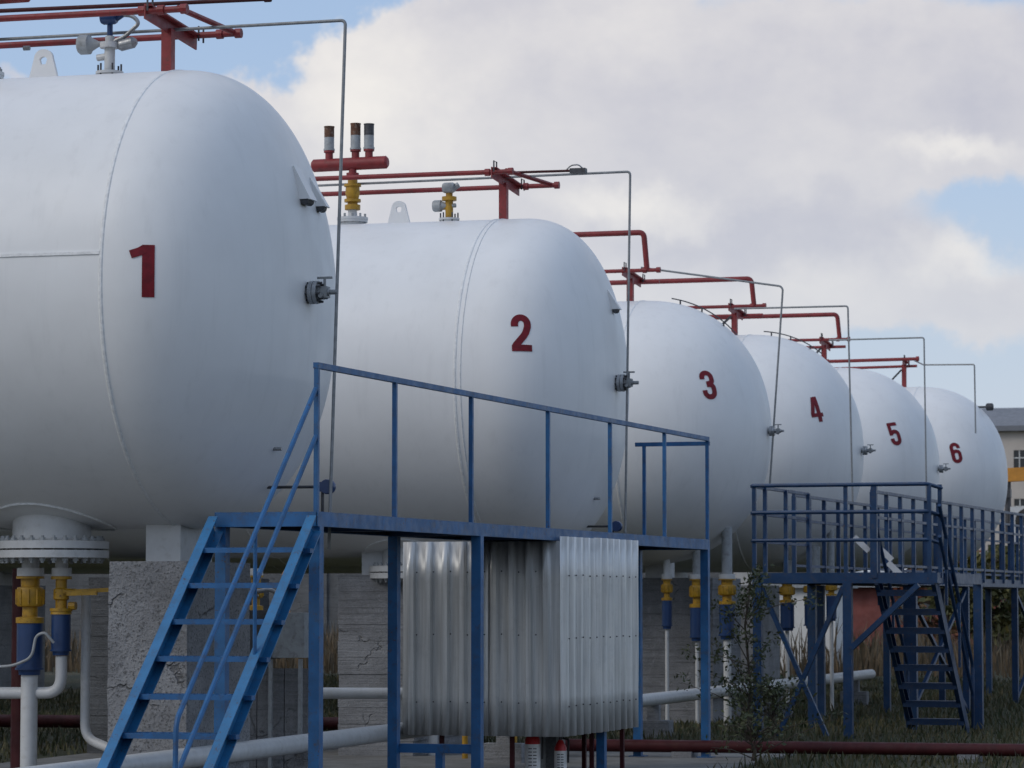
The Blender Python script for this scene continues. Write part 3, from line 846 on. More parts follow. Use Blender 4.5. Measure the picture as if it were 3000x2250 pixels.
for b in (1.7, 3.4, 5.1, 6.8, 8.5):
    g = G(); g.beam(L1(-PW + .01, b, ZP - .07), L1(-.01, b, ZP - .07), .05, .06); build('joist', g, 'blue_shaded', root)
for b in (.06, 3.50, PL - .06):
    for a in (-.035, -PW + .035):
        g = G(); p = L1(a, b, 0); g.beam(p, p + V(0, 0, ZP - .10), .078, .078, up=D1); g.cbox(p + V(0, 0, .022), (.16, .16, .012)); build('leg', g, 'blue_paint', root)
RAIL = 1.0
for b in (.02, 1.57, 3.30, 5.30, 7.15, 8.98, PL - .02):
    g = G(); g.beam(L1(-.02, b, ZP - .04), L1(-.02, b, ZP + RAIL - .02), .032, .032, up=D1); build('railing_post', g, 'blue_paint', root)
g = G(); g.beam(L1(-.02, 0, ZP + RAIL), L1(-.02, PL, ZP + RAIL), .04, .04); build('top_rail', g, 'blue_paint', root)
g = G(); g.beam(L1(.0, PL, ZP + RAIL - .045), L1(-PW + .0, PL, ZP + RAIL - .045), .04, .04); build('top_rail', g, 'blue_paint', root)
g = G(); g.beam(L1(-PW + .09, PL, ZP - .04), L1(-PW + .09, PL, ZP + RAIL - .06), .032, .032, up=D1); build('railing_post', g, 'blue_paint', root)

# stairs up to the platform
SLOPE = 2.165 / 2.28
SB = -2.28


def S1(a, b): return L1(a, b, ZP + SLOPE * b)


root = thing('steel_staircase', 'bright blue steel staircase with open treads and a double handrail rising to the near platform', 'stairs', L1(-PW / 2, SB / 2, 0))
nrm = unit(V(0, 0, 1) - D1 * SLOPE)
for a in (-PW - .01, -.05):
    g = G(); d = S1(0, -.02) - S1(0, SB)
    g.channel(S1(a, -.03) - V(0, 0, .055), S1(a, SB) - V(0, 0, .055) + V(0, 0, .03), .068, .15, .008, -1); build('stringer', g, 'blue_stair_lit', root)
for i in range(1, 9):
    z = ZP - i * ZP / 9 + .045; b = (z - ZP) / SLOPE
    g = G(); y0 = b - .10; y1_ = b + .12
    q = lambda a, bb, zz: O1 + E1 * a + D1 * bb + V(0, 0, zz)
    a0, a1 = -PW + .0, -.052
    g.hexa([q(a0, y0, z - .06), q(a1, y0, z - .06), q(a1, y1_, z - .06), q(a0, y1_, z - .06), q(a0, y0, z - .054), q(a1, y0, z - .054), q(a1, y1_, z - .054), q(a0, y1_, z - .054)])
    g.hexa([q(a0, y0 - .004, z - .088), q(a1, y0 - .004, z - .088), q(a1, y0 + .002, z - .088), q(a0, y0 + .002, z - .088), q(a0, y0 - .004, z - .0535), q(a1, y0 - .004, z - .0535), q(a1, y0 + .002, z - .0535), q(a0, y0 + .002, z - .0535)])
    # raised chequer lugs along the nosing
    for k in range(26):
        aa = a0 + .02 + k * (a1 - a0 - .04) / 25
        for r_ in range(3):
            p = q(aa + (.012 if r_ % 2 else 0), y0 + .02 + r_ * .06, z - .0535); d_ = (.009 if (k + r_) % 2 else -.009)
            g.add([p + E1 * -.009 + D1 * -d_, p + E1 * .009 + D1 * d_, p + V(0, 0, .003)], [(0, 1, 2)])
    build('tread', g, 'blue_paint', root)
    for a in (-.045,):
        g = G(); g.cbox(q(a + .05, b + .02, z - .075), (.05, .07, .03)); build('tread_bracket', g, 'blue_paint', root)
def H1(b, h): return L1(-.02, b, ZP + SLOPE * b + h)
g = G(); g.tube([L1(-.02, 0, ZP + .84), H1(-2.3, .84), L1(-.02, -2.33, .03)], .017, 10, .06); build('handrail', g, 'blue_paint', root)
g = G(); g.tube([L1(-.02, 0, ZP + .51), H1(-2.62, .50), L1(-.02, -2.64, .02)], .017, 10, .04); build('handrail', g, 'blue_paint', root)
for b in (-1.06,):
    g = G(); g.tube([H1(b, -.04), H1(b, .83)], .014, 8); build('handrail_post', g, 'blue_paint', root)

# ------------------------------------------------------------------ corrugated metal box below the platform
def corrugated(p0, p1, z0, z1, out, pitch=.152, depth=.036, z1b=None, z0b=None):
    g = G(); p0 = np.asarray(p0, float); p1 = np.asarray(p1, float); Lh = np.linalg.norm(p1 - p0); d = (p1 - p0) / Lh; out = unit(out)
    pts = []; s = 0
    while s < Lh:
        for ds, o in ((0, 0), (.26, 0), (.36, 1), (.64, 1), (.74, 0)):
            q = s + ds * pitch
            if q <= Lh: pts.append((q, o * depth))
        s += pitch
    pts.append((Lh, 0)); NZ = 5
    z0b = z0 if z0b is None else z0b; z1b = z1 if z1b is None else z1b
    n = len(pts)
    for j in range(NZ + 1):
        for (q, o) in pts:
            f = q / Lh; za = z0 + (z0b - z0) * f; zb = z1 + (z1b - z1) * f
            wob = .002 * math.sin(3 * q + j * 1.7) + .0015 * math.sin(7.3 * q + j)
            p = p0 + d * q + out * (o + wob); g.v.append((p[0], p[1], za + (zb - za) * j / NZ))
    for j in range(NZ):
        for i in range(n - 1): g.f.append((j * n + i, j * n + i + 1, (j + 1) * n + i + 1, (j + 1) * n + i))
    return g


BF, BE = 5.46, 7.80
root = thing('corrugated_box', 'box of corrugated galvanised metal sheets hung below the blue platform', 'metal box', L1(-.5, 6.5, .4))
zl, zh = .42, 2.06
def sheet(a0, b0, a1, b1, out, up=0.0, **k):
    g = corrugated(L1(a0, b0, 0), L1(a1, b1, 0), zl, zh + up, out, **k); return build('metal_sheet', g, 'galvanised', root, 25)
sheet(-1.36, BF, -.60, BF, -D1); sheet(-.62, BF + .012, .03, BF + .012, -D1)
sheet(.035, BF, .045, BF + .95, E1, up=.04, pitch=.205); sheet(.06, BF + .92, .035, BE, E1, up=.045, pitch=.205)
sheet(-1.36, BF + .02, -1.36, BE, -E1); sheet(-1.35, BE, .02, BE, D1)
for o in list(root.children):
    md = o.modifiers.new('thick', 'SOLIDIFY'); md.thickness = .0015
g = G()
for (a, b) in ((-1.32, BF + .04), (-.02, BF + .05), (-.02, BE - .05), (-1.32, BE - .05)): g.beam(L1(a, b, zl + .02), L1(a, b, zh + .005), .04, .04, up=D1)
for z in (zl + .3, zh - .3):
    g.beam(L1(-1.3, BF + .045, z), L1(-.04, BF + .045, z), .03, .03); g.beam(L1(-.02, BF + .07, z), L1(-.02, BE - .07, z), .03, .03)
build('inner_frame', g, 'grey_metal', root)
g = G(); g.hexa([L1(-1.34, BF + .03, zh - .01), L1(0, BF + .03, zh - .01), L1(0, BE - .03, zh - .01), L1(-1.34, BE - .03, zh - .01), L1(-1.34, BF + .03, zh), L1(0, BF + .03, zh), L1(0, BE - .03, zh), L1(-1.34, BE - .03, zh)]); build('lid', g, 'galvanised', root)
scr = []
for z in (.70, 1.27, 1.80):
    for k in range(8): scr.append(L1(-1.23 + k * .152, BF - .039, z + .004 * (k % 3)))
    for k in range(11): scr.append(L1(.083, BF + .105 + k * .205, z - .03 + .004 * (k % 3)))
copies('screw', G().ball((0, 0, 0), .007, 8, 4), 'dark_metal', root, None, scr)
# blue stand and red legs under the box
root = thing('blue_bench_frame', 'low blue steel frame between the platform legs under the corrugated box', 'steel frame', L1(-.4, 3.55, 0))
g = G(); g.beam(L1(-.72, 3.55, .40), L1(-.08, 3.55, .40), .06, .07); build('cross_bar', g, 'blue_paint', root)
g = G(); g.beam(L1(-.36, 3.55, .02), L1(-.36, 3.55, .365), .06, .06, up=D1); build('leg', g, 'blue_paint', root)
root = thing('red_pipe_stand', 'dark red steel stand with four thin legs under the corrugated box', 'steel stand', L1(-.5, 6.4, 0))
for a, b in ((-1.05, BF + .1), (-.42, BF + .1), (-.25, BE - .7), (.0, BE - .35), (-.12, BE - .9)):
    g = G(); g.beam(L1(a, b, .02), L1(a, b, .46), .035, .035, up=D1); build('leg', g, 'red_dark', root)
root = thing('blue_post_pair', 'short blue steel post under the right end of the corrugated box', 'post', L1(-.1, BE - .3, 0))
g = G(); g.beam(L1(-.06, 7.0, .02), L1(-.06, 7.0, .44), .075, .075, up=D1); build('post', g, 'blue_paint', root)
# fire extinguishers
for i, (a, b, s, lab) in enumerate(((-.30, 5.75, 1.0, 'larger fire extinguisher with a white label under the corrugated box'), (-.13, 6.0, .8, 'smaller fire extinguisher with a white label under the corrugated box'))):
    p = L1(a, b, .02)
    root = thing('fire_extinguisher', lab, 'extinguisher', p, 'fire extinguishers under the metal box')
    g = G(); g.lathe(p, (0, 0, 1), [(0, .06 * s), (.02, .065 * s), (.36 * s, .065 * s), (.42 * s, .035 * s), (.44 * s, .02 * s)], 20); build('body', g, 'extinguisher_red', root)
    g = G(); g.lathe(p + V(0, 0, .09 * s), (0, 0, 1), [(0, .0665 * s), (.235 * s, .0665 * s)], 20, cap=False); lb = build('label_wrap', g, 'label_white', root)
    g = G(); vd = unit(V(p[0], p[1], 0)) * -1; rt = np.cross(V(0, 0, 1), vd)
    for k in range(7):
        z = .12 * s + k * .028 * s
        for u0 in (-.035, .004):
            w_ = .03; c = p + V(0, 0, z); 
            for j in range(3):
                qa = c + vd * .0685 * s + rt * (u0 + j * .01) * s
                g.add([qa + rt * .0 - V(0, 0, .004), qa + rt * .009 * s - V(0, 0, .004), qa + rt * .009 * s + V(0, 0, .004), qa + V(0, 0, .004)], [(0, 1, 2, 3)])
    build('label_text', g, 'ink', lb)
    g = G(); g.cyl(p + V(0, 0, .43 * s), p + V(0, 0, .49 * s), .02 * s, 10); g.beam(p + V(-.03, 0, .49 * s), p + V(.09, 0, .53 * s), .02, .012); build('valve', g, 'dark_metal', root)
    g = G(); g.tube([p + V(.02, 0, .46 * s), p + V(.09 * s, 0, .45 * s), p + V(.09 * s, -.02, .2 * s)], .01, 8, .05); build('hose', g, 'rubber', root)
root = thing('grey_steel_cabinet', 'narrow grey steel cabinet standing under the corrugated box', 'cabinet', L1(-.55, 7.2, 0))
g = G(); p = L1(-.40, 6.6, 0); g.box((p[0] - .1, p[1] - .1, .02), (p[0] + .1, p[1] + .1, .46)); build('body', g, 'grey_paint', root)
g = G(); g.box((p[0] - .02, p[1] - .108, .07), (p[0] + .07, p[1] - .101, .42)); build('door', g, 'concrete_dark', root)

# ------------------------------------------------------------------ valves and pipes under the tanks
def valve_stack(x, y, ztop, r, label, ylen=.36, blen=.36, pipe_r=.06, zpipe=0.0, lever=False, bulge=True, group='yellow and blue valves under the tanks', white=True, neck=0.0):
    root = thing('valve_assembly', label, 'valve', (x, y, 0), group)
    g = G(); g.lathe((x, y, ztop), (0, 0, -1), [(0, r * .95), (.06, r * .95)], 20); build('flange', g, 'white_paint', root)
    if neck:
        g = G(); g.cyl((x, y, ztop + .001), (x, y, ztop + neck), r * .62, 16); build('neck', g, 'white_paint' if neck < .2 else 'grey_paint', root)
    z = ztop - .062; k = ylen
    g = G(); g.lathe((x, y, z), (0, 0, -1), [(0, r), (.05 * k, r), (.05 * k, r * .68), (.22 * k, r * .66), (.24 * k, r * .92), (.30 * k, r * .98), (.60 * k, r * .98), (.64 * k, r * .9), (.66 * k, r * .55), (.86 * k, r * .55), (.88 * k, r), (1.0 * k, r)] if bulge else
                     [(0, r), (.08 * k, r), (.08 * k, r * .55), (.30 * k, r * .55), (.34 * k, r * .75), (.60 * k, r * .75), (.64 * k, r * .55), (.84 * k, r * .55), (.84 * k, r * 1.08), (.92 * k, r * 1.08), (.925 * k, r * .98), (1.0 * k, r * 1.02)], 22)
    vb = build('valve_body', g, 'yellow_paint', root)
    if bulge:
        rib = G(); 
        for q in np.arange(10) * math.pi / 5: 
            c = V(x + r * .98 * math.cos(q), y + r * .98 * math.sin(q), 0); rib.cyl((c[0], c[1], z - .60 * k), (c[0], c[1], z - .28 * k), .009, 6)
        build('stud', rib, 'yellow_paint', vb)
    if lever:
        g = G(); g.cyl((x + r * .4, y - .02, z - .42 * k), (x + r * 1.6, y - .02, z - .42 * k), .028, 10); g.beam((x + r * 1.3, y - .03, z - .40 * k), (x + r * 1.3 + .42, y - .03, z - .34 * k), .02, .03); g.beam((x + r * 1.1, y - .09, z - .46 * k), (x + r * 1.3 + .22, y - .09, z - .44 * k), .02, .03)
        g.cyl((x + r * .8, y, z - .78 * k), (x + r * 1.5, y, z - .78 * k), .03, 8)
        build('lever', g, 'yellow_paint', vb)
    z -= ylen
    g = G(); g.lathe((x, y, z - .002), (0, 0, -1), [(0, r * .92), (blen * .86, r * .92), (blen * .86, r * 1.02), (blen * .90, r * 1.02), (blen * .90, r * .8), (blen, r * .75)], 22); build('blue_section', g, 'blue_gauge', root)
    z -= blen + .002
    if white:
        g = G(); g.cyl((x, y, zpipe), (x, y, z - .001), pipe_r, 16); build('down_pipe', g, 'white_paint', root)
    return root, z


def belly(n, x, y):
    """height of the underside of tank n"""
    t = T[n]; s_ = max(0, (x - t[3] - t[4]) / t[5]); r = RT * max(.02, 1 - s_ ** SUP[n]) ** (1 / SUP[n])
    return t[2] - math.sqrt(max(.01, r * r - (y - t[1]) ** 2))


yv = 22.2
valve_stack(-9.885, yv, 1.80, .105, 'large yellow valve over a wide blue cylinder on a white pipe under the nearest tank', .345, .38, .062, neck=.075)
r2, zz = valve_stack(-9.645, yv + .02, 1.80, .078, 'smaller yellow lever valve over a slim blue cylinder under the nearest tank', .28, .30, .04, lever=True, bulge=False, white=False, neck=.075)
g = G(); g.tube([(-9.64, yv + .02, 1.15), (-9.64, yv + .02, .88), (-12.5, yv + .02, .855)], .043, 12, .13); build('elbow_pipe', g, 'white_paint', r2)
pipe('white_pipe', [(-9.545, 22.45, 1.62), (-9.545, 22.45, .54), (-9.33, 22.40, .47)], .036, 'white_paint', 'slim white drain pipe with a bent foot beside the valves under the nearest tank', fillet=.14)
pipe('white_cable', [(-10.4, 22.05, 1.05), (-9.95, 22.05, 1.08), (-9.80, 22.05, 1.14), (-9.77, 22.05, 1.30), (-9.70, 22.05, 1.33), (-9.64, 22.08, 1.25)], .011, 'grey_paint', 'thin pale cable looped between the two blue cylinders under the nearest tank', 'cable', .06)
pipe('red_standpipe', [(-10.13, 22.6, 0), (-10.13, 22.6, 1.80)], .075, 'red_dark', 'upright dark red pipe at the left edge under the nearest tank')
pipe('red_ground_pipe', [(-22, 35.3, .14), (-10.6, 35.9, .14)], .075, 'red_dark', 'dark red pipe lying low on the ground behind the valves of the nearest tank')
valve_stack(-9.50, 31.15, 1.76, .09, 'yellow and blue valve under the second tank peeking out beside the corrugated box', .3, .34, .05)
for x, r, yl, bl, lab in ((-9.18, .07, .27, .36, 'slim yellow and blue valve under the third tank left of its two neighbours'), (-8.79, .095, .36, .42, 'middle yellow and blue valve under the third tank beside the blue platform leg'), (-8.40, .11, .32, .44, 'yellow and blue valve under the third tank half covered by the sapling')):
    valve_stack(x, 40.3, 1.90, r, lab, yl, bl, .024 if x < -8.5 else .05, neck=belly(3, x, 40.3) - 1.88)
for x, r, yl, bl, lab in ((-8.69, .11, .30, .40, 'left yellow and blue valve under the fourth tank seen below the far landing'), (-8.30, .15, .25, .42, 'wide yellow and blue valve under the fourth tank seen below the far landing'), (-8.05, .08, .2, .36, 'slim right yellow and blue valve under the fourth tank seen below the far landing')):
    valve_stack(x, 45.9, 1.90, r, lab, yl, bl, .028 if r < .14 else .06, neck=belly(4, x, 45.9) - 1.88)

# fat white pipe along the row
root = thing('white_main_pipe', 'thick white pipe running low along the whole row of tanks', 'pipe', (-8.4, 40, 0))
g = G(); g.tube([(-8.46, 17, .44), (-8.42, 36, .44), (-8.12, 49.8, .44)], .073, 18); build('pipe', g, 'white_paint', root)
for y in (20, 24.2, 30, 36.3, 43, 48.6):
    g = G(); cx_ = -8.43 + max(0, y - 36) * .02; g.box((cx_ - .2, y - .12, -.02), (cx_ + .2, y + .12, .2)); g.box((cx_ - .07, y - .05, .2), (cx_ + .07, y + .05, .375)); build('concrete_block', g, 'concrete_form', root)
# white pipe loop between the two nearest tanks
pipe('white_pipe', [(-9.56, 27.0, .75), (-8.4, 27.2, .75)], .05, 'white_paint', 'level white pipe behind the near stairs between the two nearest tanks')
pipe('white_pipe', [(-9.0, 28.4, .3), (-9.0, 28.4, .72), (-8.2, 28.4, .74)], .045, 'white_paint', 'white pipe bent over like a hook left of the corrugated box', fillet=.09)
for i, (x, lab) in enumerate(((-9.0, 'small yellow tap on the white main pipe left of the corrugated box'), (-8.5, 'small yellow tap on the white main pipe against the blue platform leg'))):
    root = thing('yellow_tap', lab, 'tap', (x, 30.6, 0)); g = G(); g.lathe((x, 30.6, .02), (0, 0, 1), [(0, .03), (.30, .03), (.30, .055), (.34, .055), (.36, .04), (.42, .04)], 12); build('body', g, 'yellow_paint', root)
    g = G(); g.beam((x - .1, 30.6, .44), (x + .06, 30.6, .44), .02, .02); build('handle', g, 'yellow_paint', root)

# control cabinet behind the stairs
root = thing('control_cabinet', 'dark control cabinet on thin posts seen through the near stairs', 'cabinet', (-9.16, 25.3, 0))
cx, cy = -9.16, 25.3
g = G(); g.box((cx - .33, cy, 1.08), (cx + .05, cy + .3, 1.48)); build('dark_case', g, 'dark_metal', root)
g = G(); g.box((cx + .052, cy + .02, 1.09), (cx + .33, cy + .3, 1.46)); build('grey_case', g, 'grey_paint', root)
for x in (cx - .30, cx + .03, cx + .29):
    g = G(); g.beam((x, cy + .05, 0), (x, cy + .05, 1.079), .03, .03, up=(0, 1, 0)); build('post', g, 'grey_paint', root)
for k, (a, b_) in enumerate(((-.36, -.12), (-.11, .12), (.13, .36))):
    g = G(); g.box((cx + a, cy + .12, .03), (cx + b_, cy + .15, 1.0)); build('panel', g, 'concrete_form', root)
g = G(); g.tube([(cx - .2, cy + .1, 1.48), (cx - .2, cy + .1, 1.62), (cx + .05, cy + .1, 1.66), (cx + .1, cy + .1, 1.48)], .018, 8, .1); g.tube([(cx - .3, cy + .1, 1.3), (cx - .42, cy + .1, 1.45), (cx - .3, cy + .1, 1.62), (cx - .1, cy + .1, 1.6)], .012, 8, .1); build('cable', g, 'grey_metal', root)
g = G(); g.lathe((cx + .16, cy + .1, 1.455), (0, 0, 1), [(0, .02), (.22, .02), (.22, .045), (.25, .05), (.33, .05), (.36, .03)], 16)
o = build('warning_lamp', g, 'orange_lamp', root)
valve_stack(-9.72, 26.6, 1.84, .065, 'yellow valve behind the control cabinet seen through the near stairs', .3, .25, .04)

# ------------------------------------------------------------------ far landing, walkway and stairs
O2 = V(-7.335, 36.62, 0); Z2 = 1.88


def L2(a, b, z): return O2 + E1 * a + D1 * b + V(0, 0, z)


LW, LD = 2.14, 2.9
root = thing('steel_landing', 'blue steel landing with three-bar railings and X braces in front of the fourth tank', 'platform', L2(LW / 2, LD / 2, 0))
g = G(); g.hexa([L2(.03, .03, Z2 - .02), L2(1.30, .03, Z2 - .02), L2(1.30, LD, Z2 - .02), L2(.03, LD, Z2 - .02), L2(.03, .03, Z2 - .005), L2(1.30, .03, Z2 - .005), L2(1.30, LD, Z2 - .005), L2(.03, LD, Z2 - .005)]); build('deck', g, 'blue_shaded', root)
for p, q, op in (((0, 0), (LW, 0), 1), ((0, LD), (LW, LD), -1), ((0, 0.01), (0, LD - .01), 1), ((LW, 0.01), (LW, LD - .01), -1), ((1.33, .01), (1.33, LD - .01), -1)):
    g = G(); g.channel(L2(*p, Z2 - .06), L2(*q, Z2 - .06), .05, .12, .008, -op if p[1] == q[1] else op); build('beam', g, 'blue_shaded', root)
for a, b in ((.05, .05), (1.10, .05), (.05, LD - .05), (1.30, LD - .05), (LW - .04, LD - .05)):
    g = G(); g.beam(L2(a, b, 0), L2(a, b, Z2 - .12), .10, .10, up=D1); build('leg', g, 'blue_shaded', root)
for p, q in (((.09, .05, 1.72), (.85, .05, .02)), ((1.05, .045, 1.72), (.28, .045, .02))):
    g = G(); g.beam(L2(*p), L2(*q), .05, .06, up=D1); build('cross_brace', g, 'blue_shaded', root)
g = G(); g.beam(L2(1.14, .02, 1.02), L2(1.92, .02, 1.74), .06, .09, up=D1); build('brace', g, 'blue_shaded', root)
for a, b in ((.02, .02), (1.09, .02), (1.42, .02), (2.05, .02), (LW - .01, .25), (.02, .55), (.02, 1.6), (.02, LD - .1)):
    w = .065 if a in (1.42,) else .045
    g = G(); g.beam(L2(a, b, Z2 - .06), L2(a, b, Z2 + 1.0), w, w, up=D1); build('railing_post', g, 'blue_shaded', root)
for h, w in ((1.0, .045), (.69, .045), (.37, .04)):
    g = G(); g.tube([L2(.0, -.005, Z2 + h), L2(2.04, -.005, Z2 + h), L2(LW + .005, .26, Z2 + h - .04)], w / 2, 8, .05); build('rail', g, 'blue_shaded', root)
    g = G(); g.beam(L2(-.005, .03, Z2 + h - .005), L2(-.005, LD - .05, Z2 + h - .005), w, w * .8); build('rail', g, 'blue_shaded', root)

# walkway beyond the landing
root = thing('steel_walkway', 'long blue steel walkway with a baluster railing running off behind the far landing', 'walkway', L2(.5, 14, 0))
WL, b0 = 24.0, 3.0
ALEFT, ARIGHT = -.28, .94
g = G(); g.hexa([L2(ALEFT + .03, b0, Z2 - .02), L2(ARIGHT - .03, b0, Z2 - .02), L2(ARIGHT - .03, b0 + WL, Z2 - .02), L2(ALEFT + .03, b0 + WL, Z2 - .02), L2(ALEFT + .03, b0, Z2 - .005), L2(ARIGHT - .03, b0, Z2 - .005), L2(ARIGHT - .03, b0 + WL, Z2 - .005), L2(ALEFT + .03, b0 + WL, Z2 - .005)]); build('deck', g, 'blue_shaded', root)
for a in (ALEFT, ARIGHT):
    s0 = b0 + .3 if a < 0 else 2.2
    g = G(); g.channel(L2(a, b0, Z2 - .06), L2(a, b0 + WL, Z2 - .06), .05, .11, .008, 1 if a < 0 else -1); build('beam', g, 'blue_shaded', root)
    for h, w in ((1.0, .04), (.69, .035), (.12, .035)):
        g = G(); g.beam(L2(a, s0, Z2 + h), L2(a, b0 + WL, Z2 + h), w, w * .9); build('rail', g, 'blue_shaded', root)
    n_ = int((b0 + WL - s0) / .86)
    bal = G(); bal.beam((0, 0, -.06), (0, 0, .99), .05, .05, up=D1)
    copies('baluster', bal, 'blue_shaded', root, None, [L2(a, s0 + .02 + k * .86, Z2) for k in range(n_ + 1)])
legs = G(); legs.beam((0, 0, 0), (0, 0, Z2 - .12), .09, .09, up=D1)
copies('leg', legs, 'blue_shaded', root, None, [L2(a, b, 0) for b in np.arange(b0 + 1.6, b0 + WL, 4.2) for a in (ALEFT + .05, ARIGHT - .05)])
for b in np.arange(b0 + 1.6, b0 + WL - 4.2, 8.4):
    for s0, s1 in ((1.72, .05), (.05, 1.72)):
        g = G(); g.beam(L2(ARIGHT - .05, b, s0), L2(ARIGHT - .05, b + 4.2, s1), .045, .05); build('cross_brace', g, 'blue_shaded', root)

# far stairs going down away from the landing
root = thing('steel_staircase', 'shaded blue open-tread staircase seen from behind going down from the far landing', 'stairs', L2(1.8, 1.2, 0))
sb0, sb1, sz0, sz1 = .15, 2.15, 1.80, .0
def S2(a, f, dz=0): return L2(a, sb0 + (sb1 - sb0) * f, sz0 + (sz1 - sz0) * f + dz)
for a, op in ((1.40, 1), (2.10, -1)):
    g = G(); g.channel(S2(a, 0), S2(a, 1), .05, .16, .008, op); build('stringer', g, 'blue_shaded', root)
for i in range(8):
    f = (i + .6) / 8.3; g = G(); c = S2(1.75, f); g.beam(S2(1.412, f), S2(2.09, f), .22, .035); g.beam(S2(1.412, f, -.03) , S2(2.09, f, -.03), .012, .05, off=(.1, 0)); build('tread', g, 'blue_shaded', root)
for a in (1.38, 2.16):
    for h in ((.75,) if a < 2 else (.75, .4)):
        g = G(); g.tube([S2(a, -.05, h), S2(a, .97, h), S2(a, .97, 0)], .022, 8, .05); build('handrail', g, 'blue_shaded', root)
    for f in (.15, .55):
        g = G(); g.beam(S2(a, f, -.02), S2(a, f, .75), .03, .03, up=D1); build('handrail_post', g, 'blue_shaded', root)
# white slanting shields glimpsed on the landing
root = thing('sign_plates', 'slanting white metal strips behind the far landing railing', 'metal strip', L2(.9, 2.3, 1.9))
for k, (a, z) in enumerate(((.72, 2.33), (1.0, 2.22), (1.13, 2.02))):
    g = G(); g.beam(L2(a, 2.2, z), L2(a + .17, 2.25, z - .17), .02, .07); build('strip', g, 'white_paint', root)

# red pipe on the ground in front of the far landing
root = thing('red_ground_pipe', 'long dark red pipe lying across the grass in the right foreground', 'pipe', (-3, 31.6, 0))
g = G(); g.tube([(-8.4, 31.35, .13), (-3, 31.65, .12), (6, 32.0, .12)], .062, 14); build('pipe', g, 'red_dark', root)
for x in (-7.0, -4.2, 1.0):
    g = G(); g.box((x - .1, 31.3 + (x + 8) * .045, -.02), (x + .1, 31.62 + (x + 8) * .045, .075)); build('support_block', g, 'concrete_form', root)

# ------------------------------------------------------------------ vegetation
def blades(name, n, region, hmin, hmax, wmin, wmax, m, lean=.35, avoid=()):
    xs = RNG.uniform(region[0], region[1], n); ys = RNG.uniform(region[2], region[3], n)
    keep = np.ones(n, bool)
    for (a, b, c, d) in avoid: keep &= ~((xs > a) & (xs < b) & (ys > c) & (ys < d))
    xs, ys = xs[keep], ys[keep]; n = len(xs)
    pat = .5 + .5 * np.sin(xs * 1.7 + 2 * np.sin(ys * .9)) * np.sin(ys * 1.3 + xs * .4)
    h = RNG.uniform(hmin, hmax, n) * (.45 + .75 * pat); w = RNG.uniform(wmin, wmax, n); an = RNG.uniform(0, 2 * math.pi, n)
    lx = RNG.normal(0, lean, n) * h; ly = RNG.normal(0, lean, n) * h
    ca, sa = np.cos(an) * w, np.sin(an) * w
    v = np.empty((n, 5, 3))
    v[:, 0] = np.stack([xs - ca, ys - sa, np.zeros(n) - .01], 1); v[:, 1] = np.stack([xs + ca, ys + sa, np.zeros(n) - .01], 1)
    v[:, 2] = np.stack([xs + ca * .7 + lx * .4, ys + sa * .7 + ly * .4, h * .6], 1); v[:, 3] = np.stack([xs - ca * .7 + lx * .4, ys - sa * .7 + ly * .4, h * .6], 1)
    v[:, 4] = np.stack([xs + lx, ys + ly, h], 1)
    i = np.arange(n) * 5
    fs = np.concatenate([np.stack([i, i + 1, i + 2, i + 3], 1)]).tolist() + np.stack([i + 3, i + 2, i + 4], 1).tolist()
    me = bpy.data.meshes.new(name); me.from_pydata(v.reshape(-1, 3).tolist(), [], fs); me.materials.append(MATS[m]); me.update()
    o = bpy.data.objects.new(name, me); COL.objects.link(o); o['kind'] = 'stuff'; return o


YARD = (-13.0, -6.1, 14, 32.9)
o = blades('grass', 60000, (-22, -3, 28, 64), .04, .17, .006, .014, 'grass', avoid=(YARD,)); o['label'] = 'short dark green and brown grass around the tanks'; o['category'] = 'grass'
o = blades('dry_grass', 16000, (-34, -2, 66, 96), .4, 1.15, .012, .03, 'dry_grass', .18); o['label'] = 'tall dry brown grass beyond the tanks'; o['category'] = 'grass'


def leaf_cloud(g, centres, radii, n, size, flat=.7):
    k = len(centres)
    for i in range(n):
        j = RNG.integers(k); c = np.asarray(centres[j]); r = radii[j]
        d = unit(RNG.normal(size=3)) * r * RNG.uniform(.15, 1) ** .5
        p = c + d; a = unit(RNG.normal(size=3)); b_ = unit(np.cross(a, RNG.normal(size=3))); s = size * RNG.uniform(.6, 1.3)
        g.add([p - a * s, p - b_ * s * .45, p + a * s, p + b_ * s * .45], [(0, 1, 2, 3)])


def sapling(base, h, label, seed=3):
    root = thing('sapling', label, 'tree', base); rs = np.random.default_rng(seed); base = np.asarray(base, float)
    g = G(); top = base + V(.05, .0, h); tr = [base, base + V(.03, 0, h * .35), base + V(-.03, .02, h * .7), top]
    g.tube(tr, [.022, .017, .012, .004], 7); cs = []; rr = []
    for i in range(26):
        f = rs.uniform(.12, .98); p = base + V(.0, 0, h * f); d = V(rs.normal(0, .3), rs.normal(0, .3), rs.uniform(.1, .45)) * (1.1 - .5 * f); q = p + d
        g.tube([p, p + d * .5 + V(0, 0, .03), q], [.007, .005, .002], 5); cs += [p + d * .65, q]; rr += [.10, .13]
    build('trunk', g, 'bark', root)
    g = G(); leaf_cloud(g, cs, rr, int(1000 * h ** .8), .028); build('crown', g, 'leaf_dark', root, 180)


sapling((-7.05, 34.9, 0), 1.85, 'slim leafy green sapling growing against the left end of the far landing')
sapling((-6.75, 34.8, 0), .6, 'low leafy bush at the foot of the far landing', 5)
sapling((-6.2, 30.9, 0), .32, 'small weed growing in front of the red ground pipe', 9)


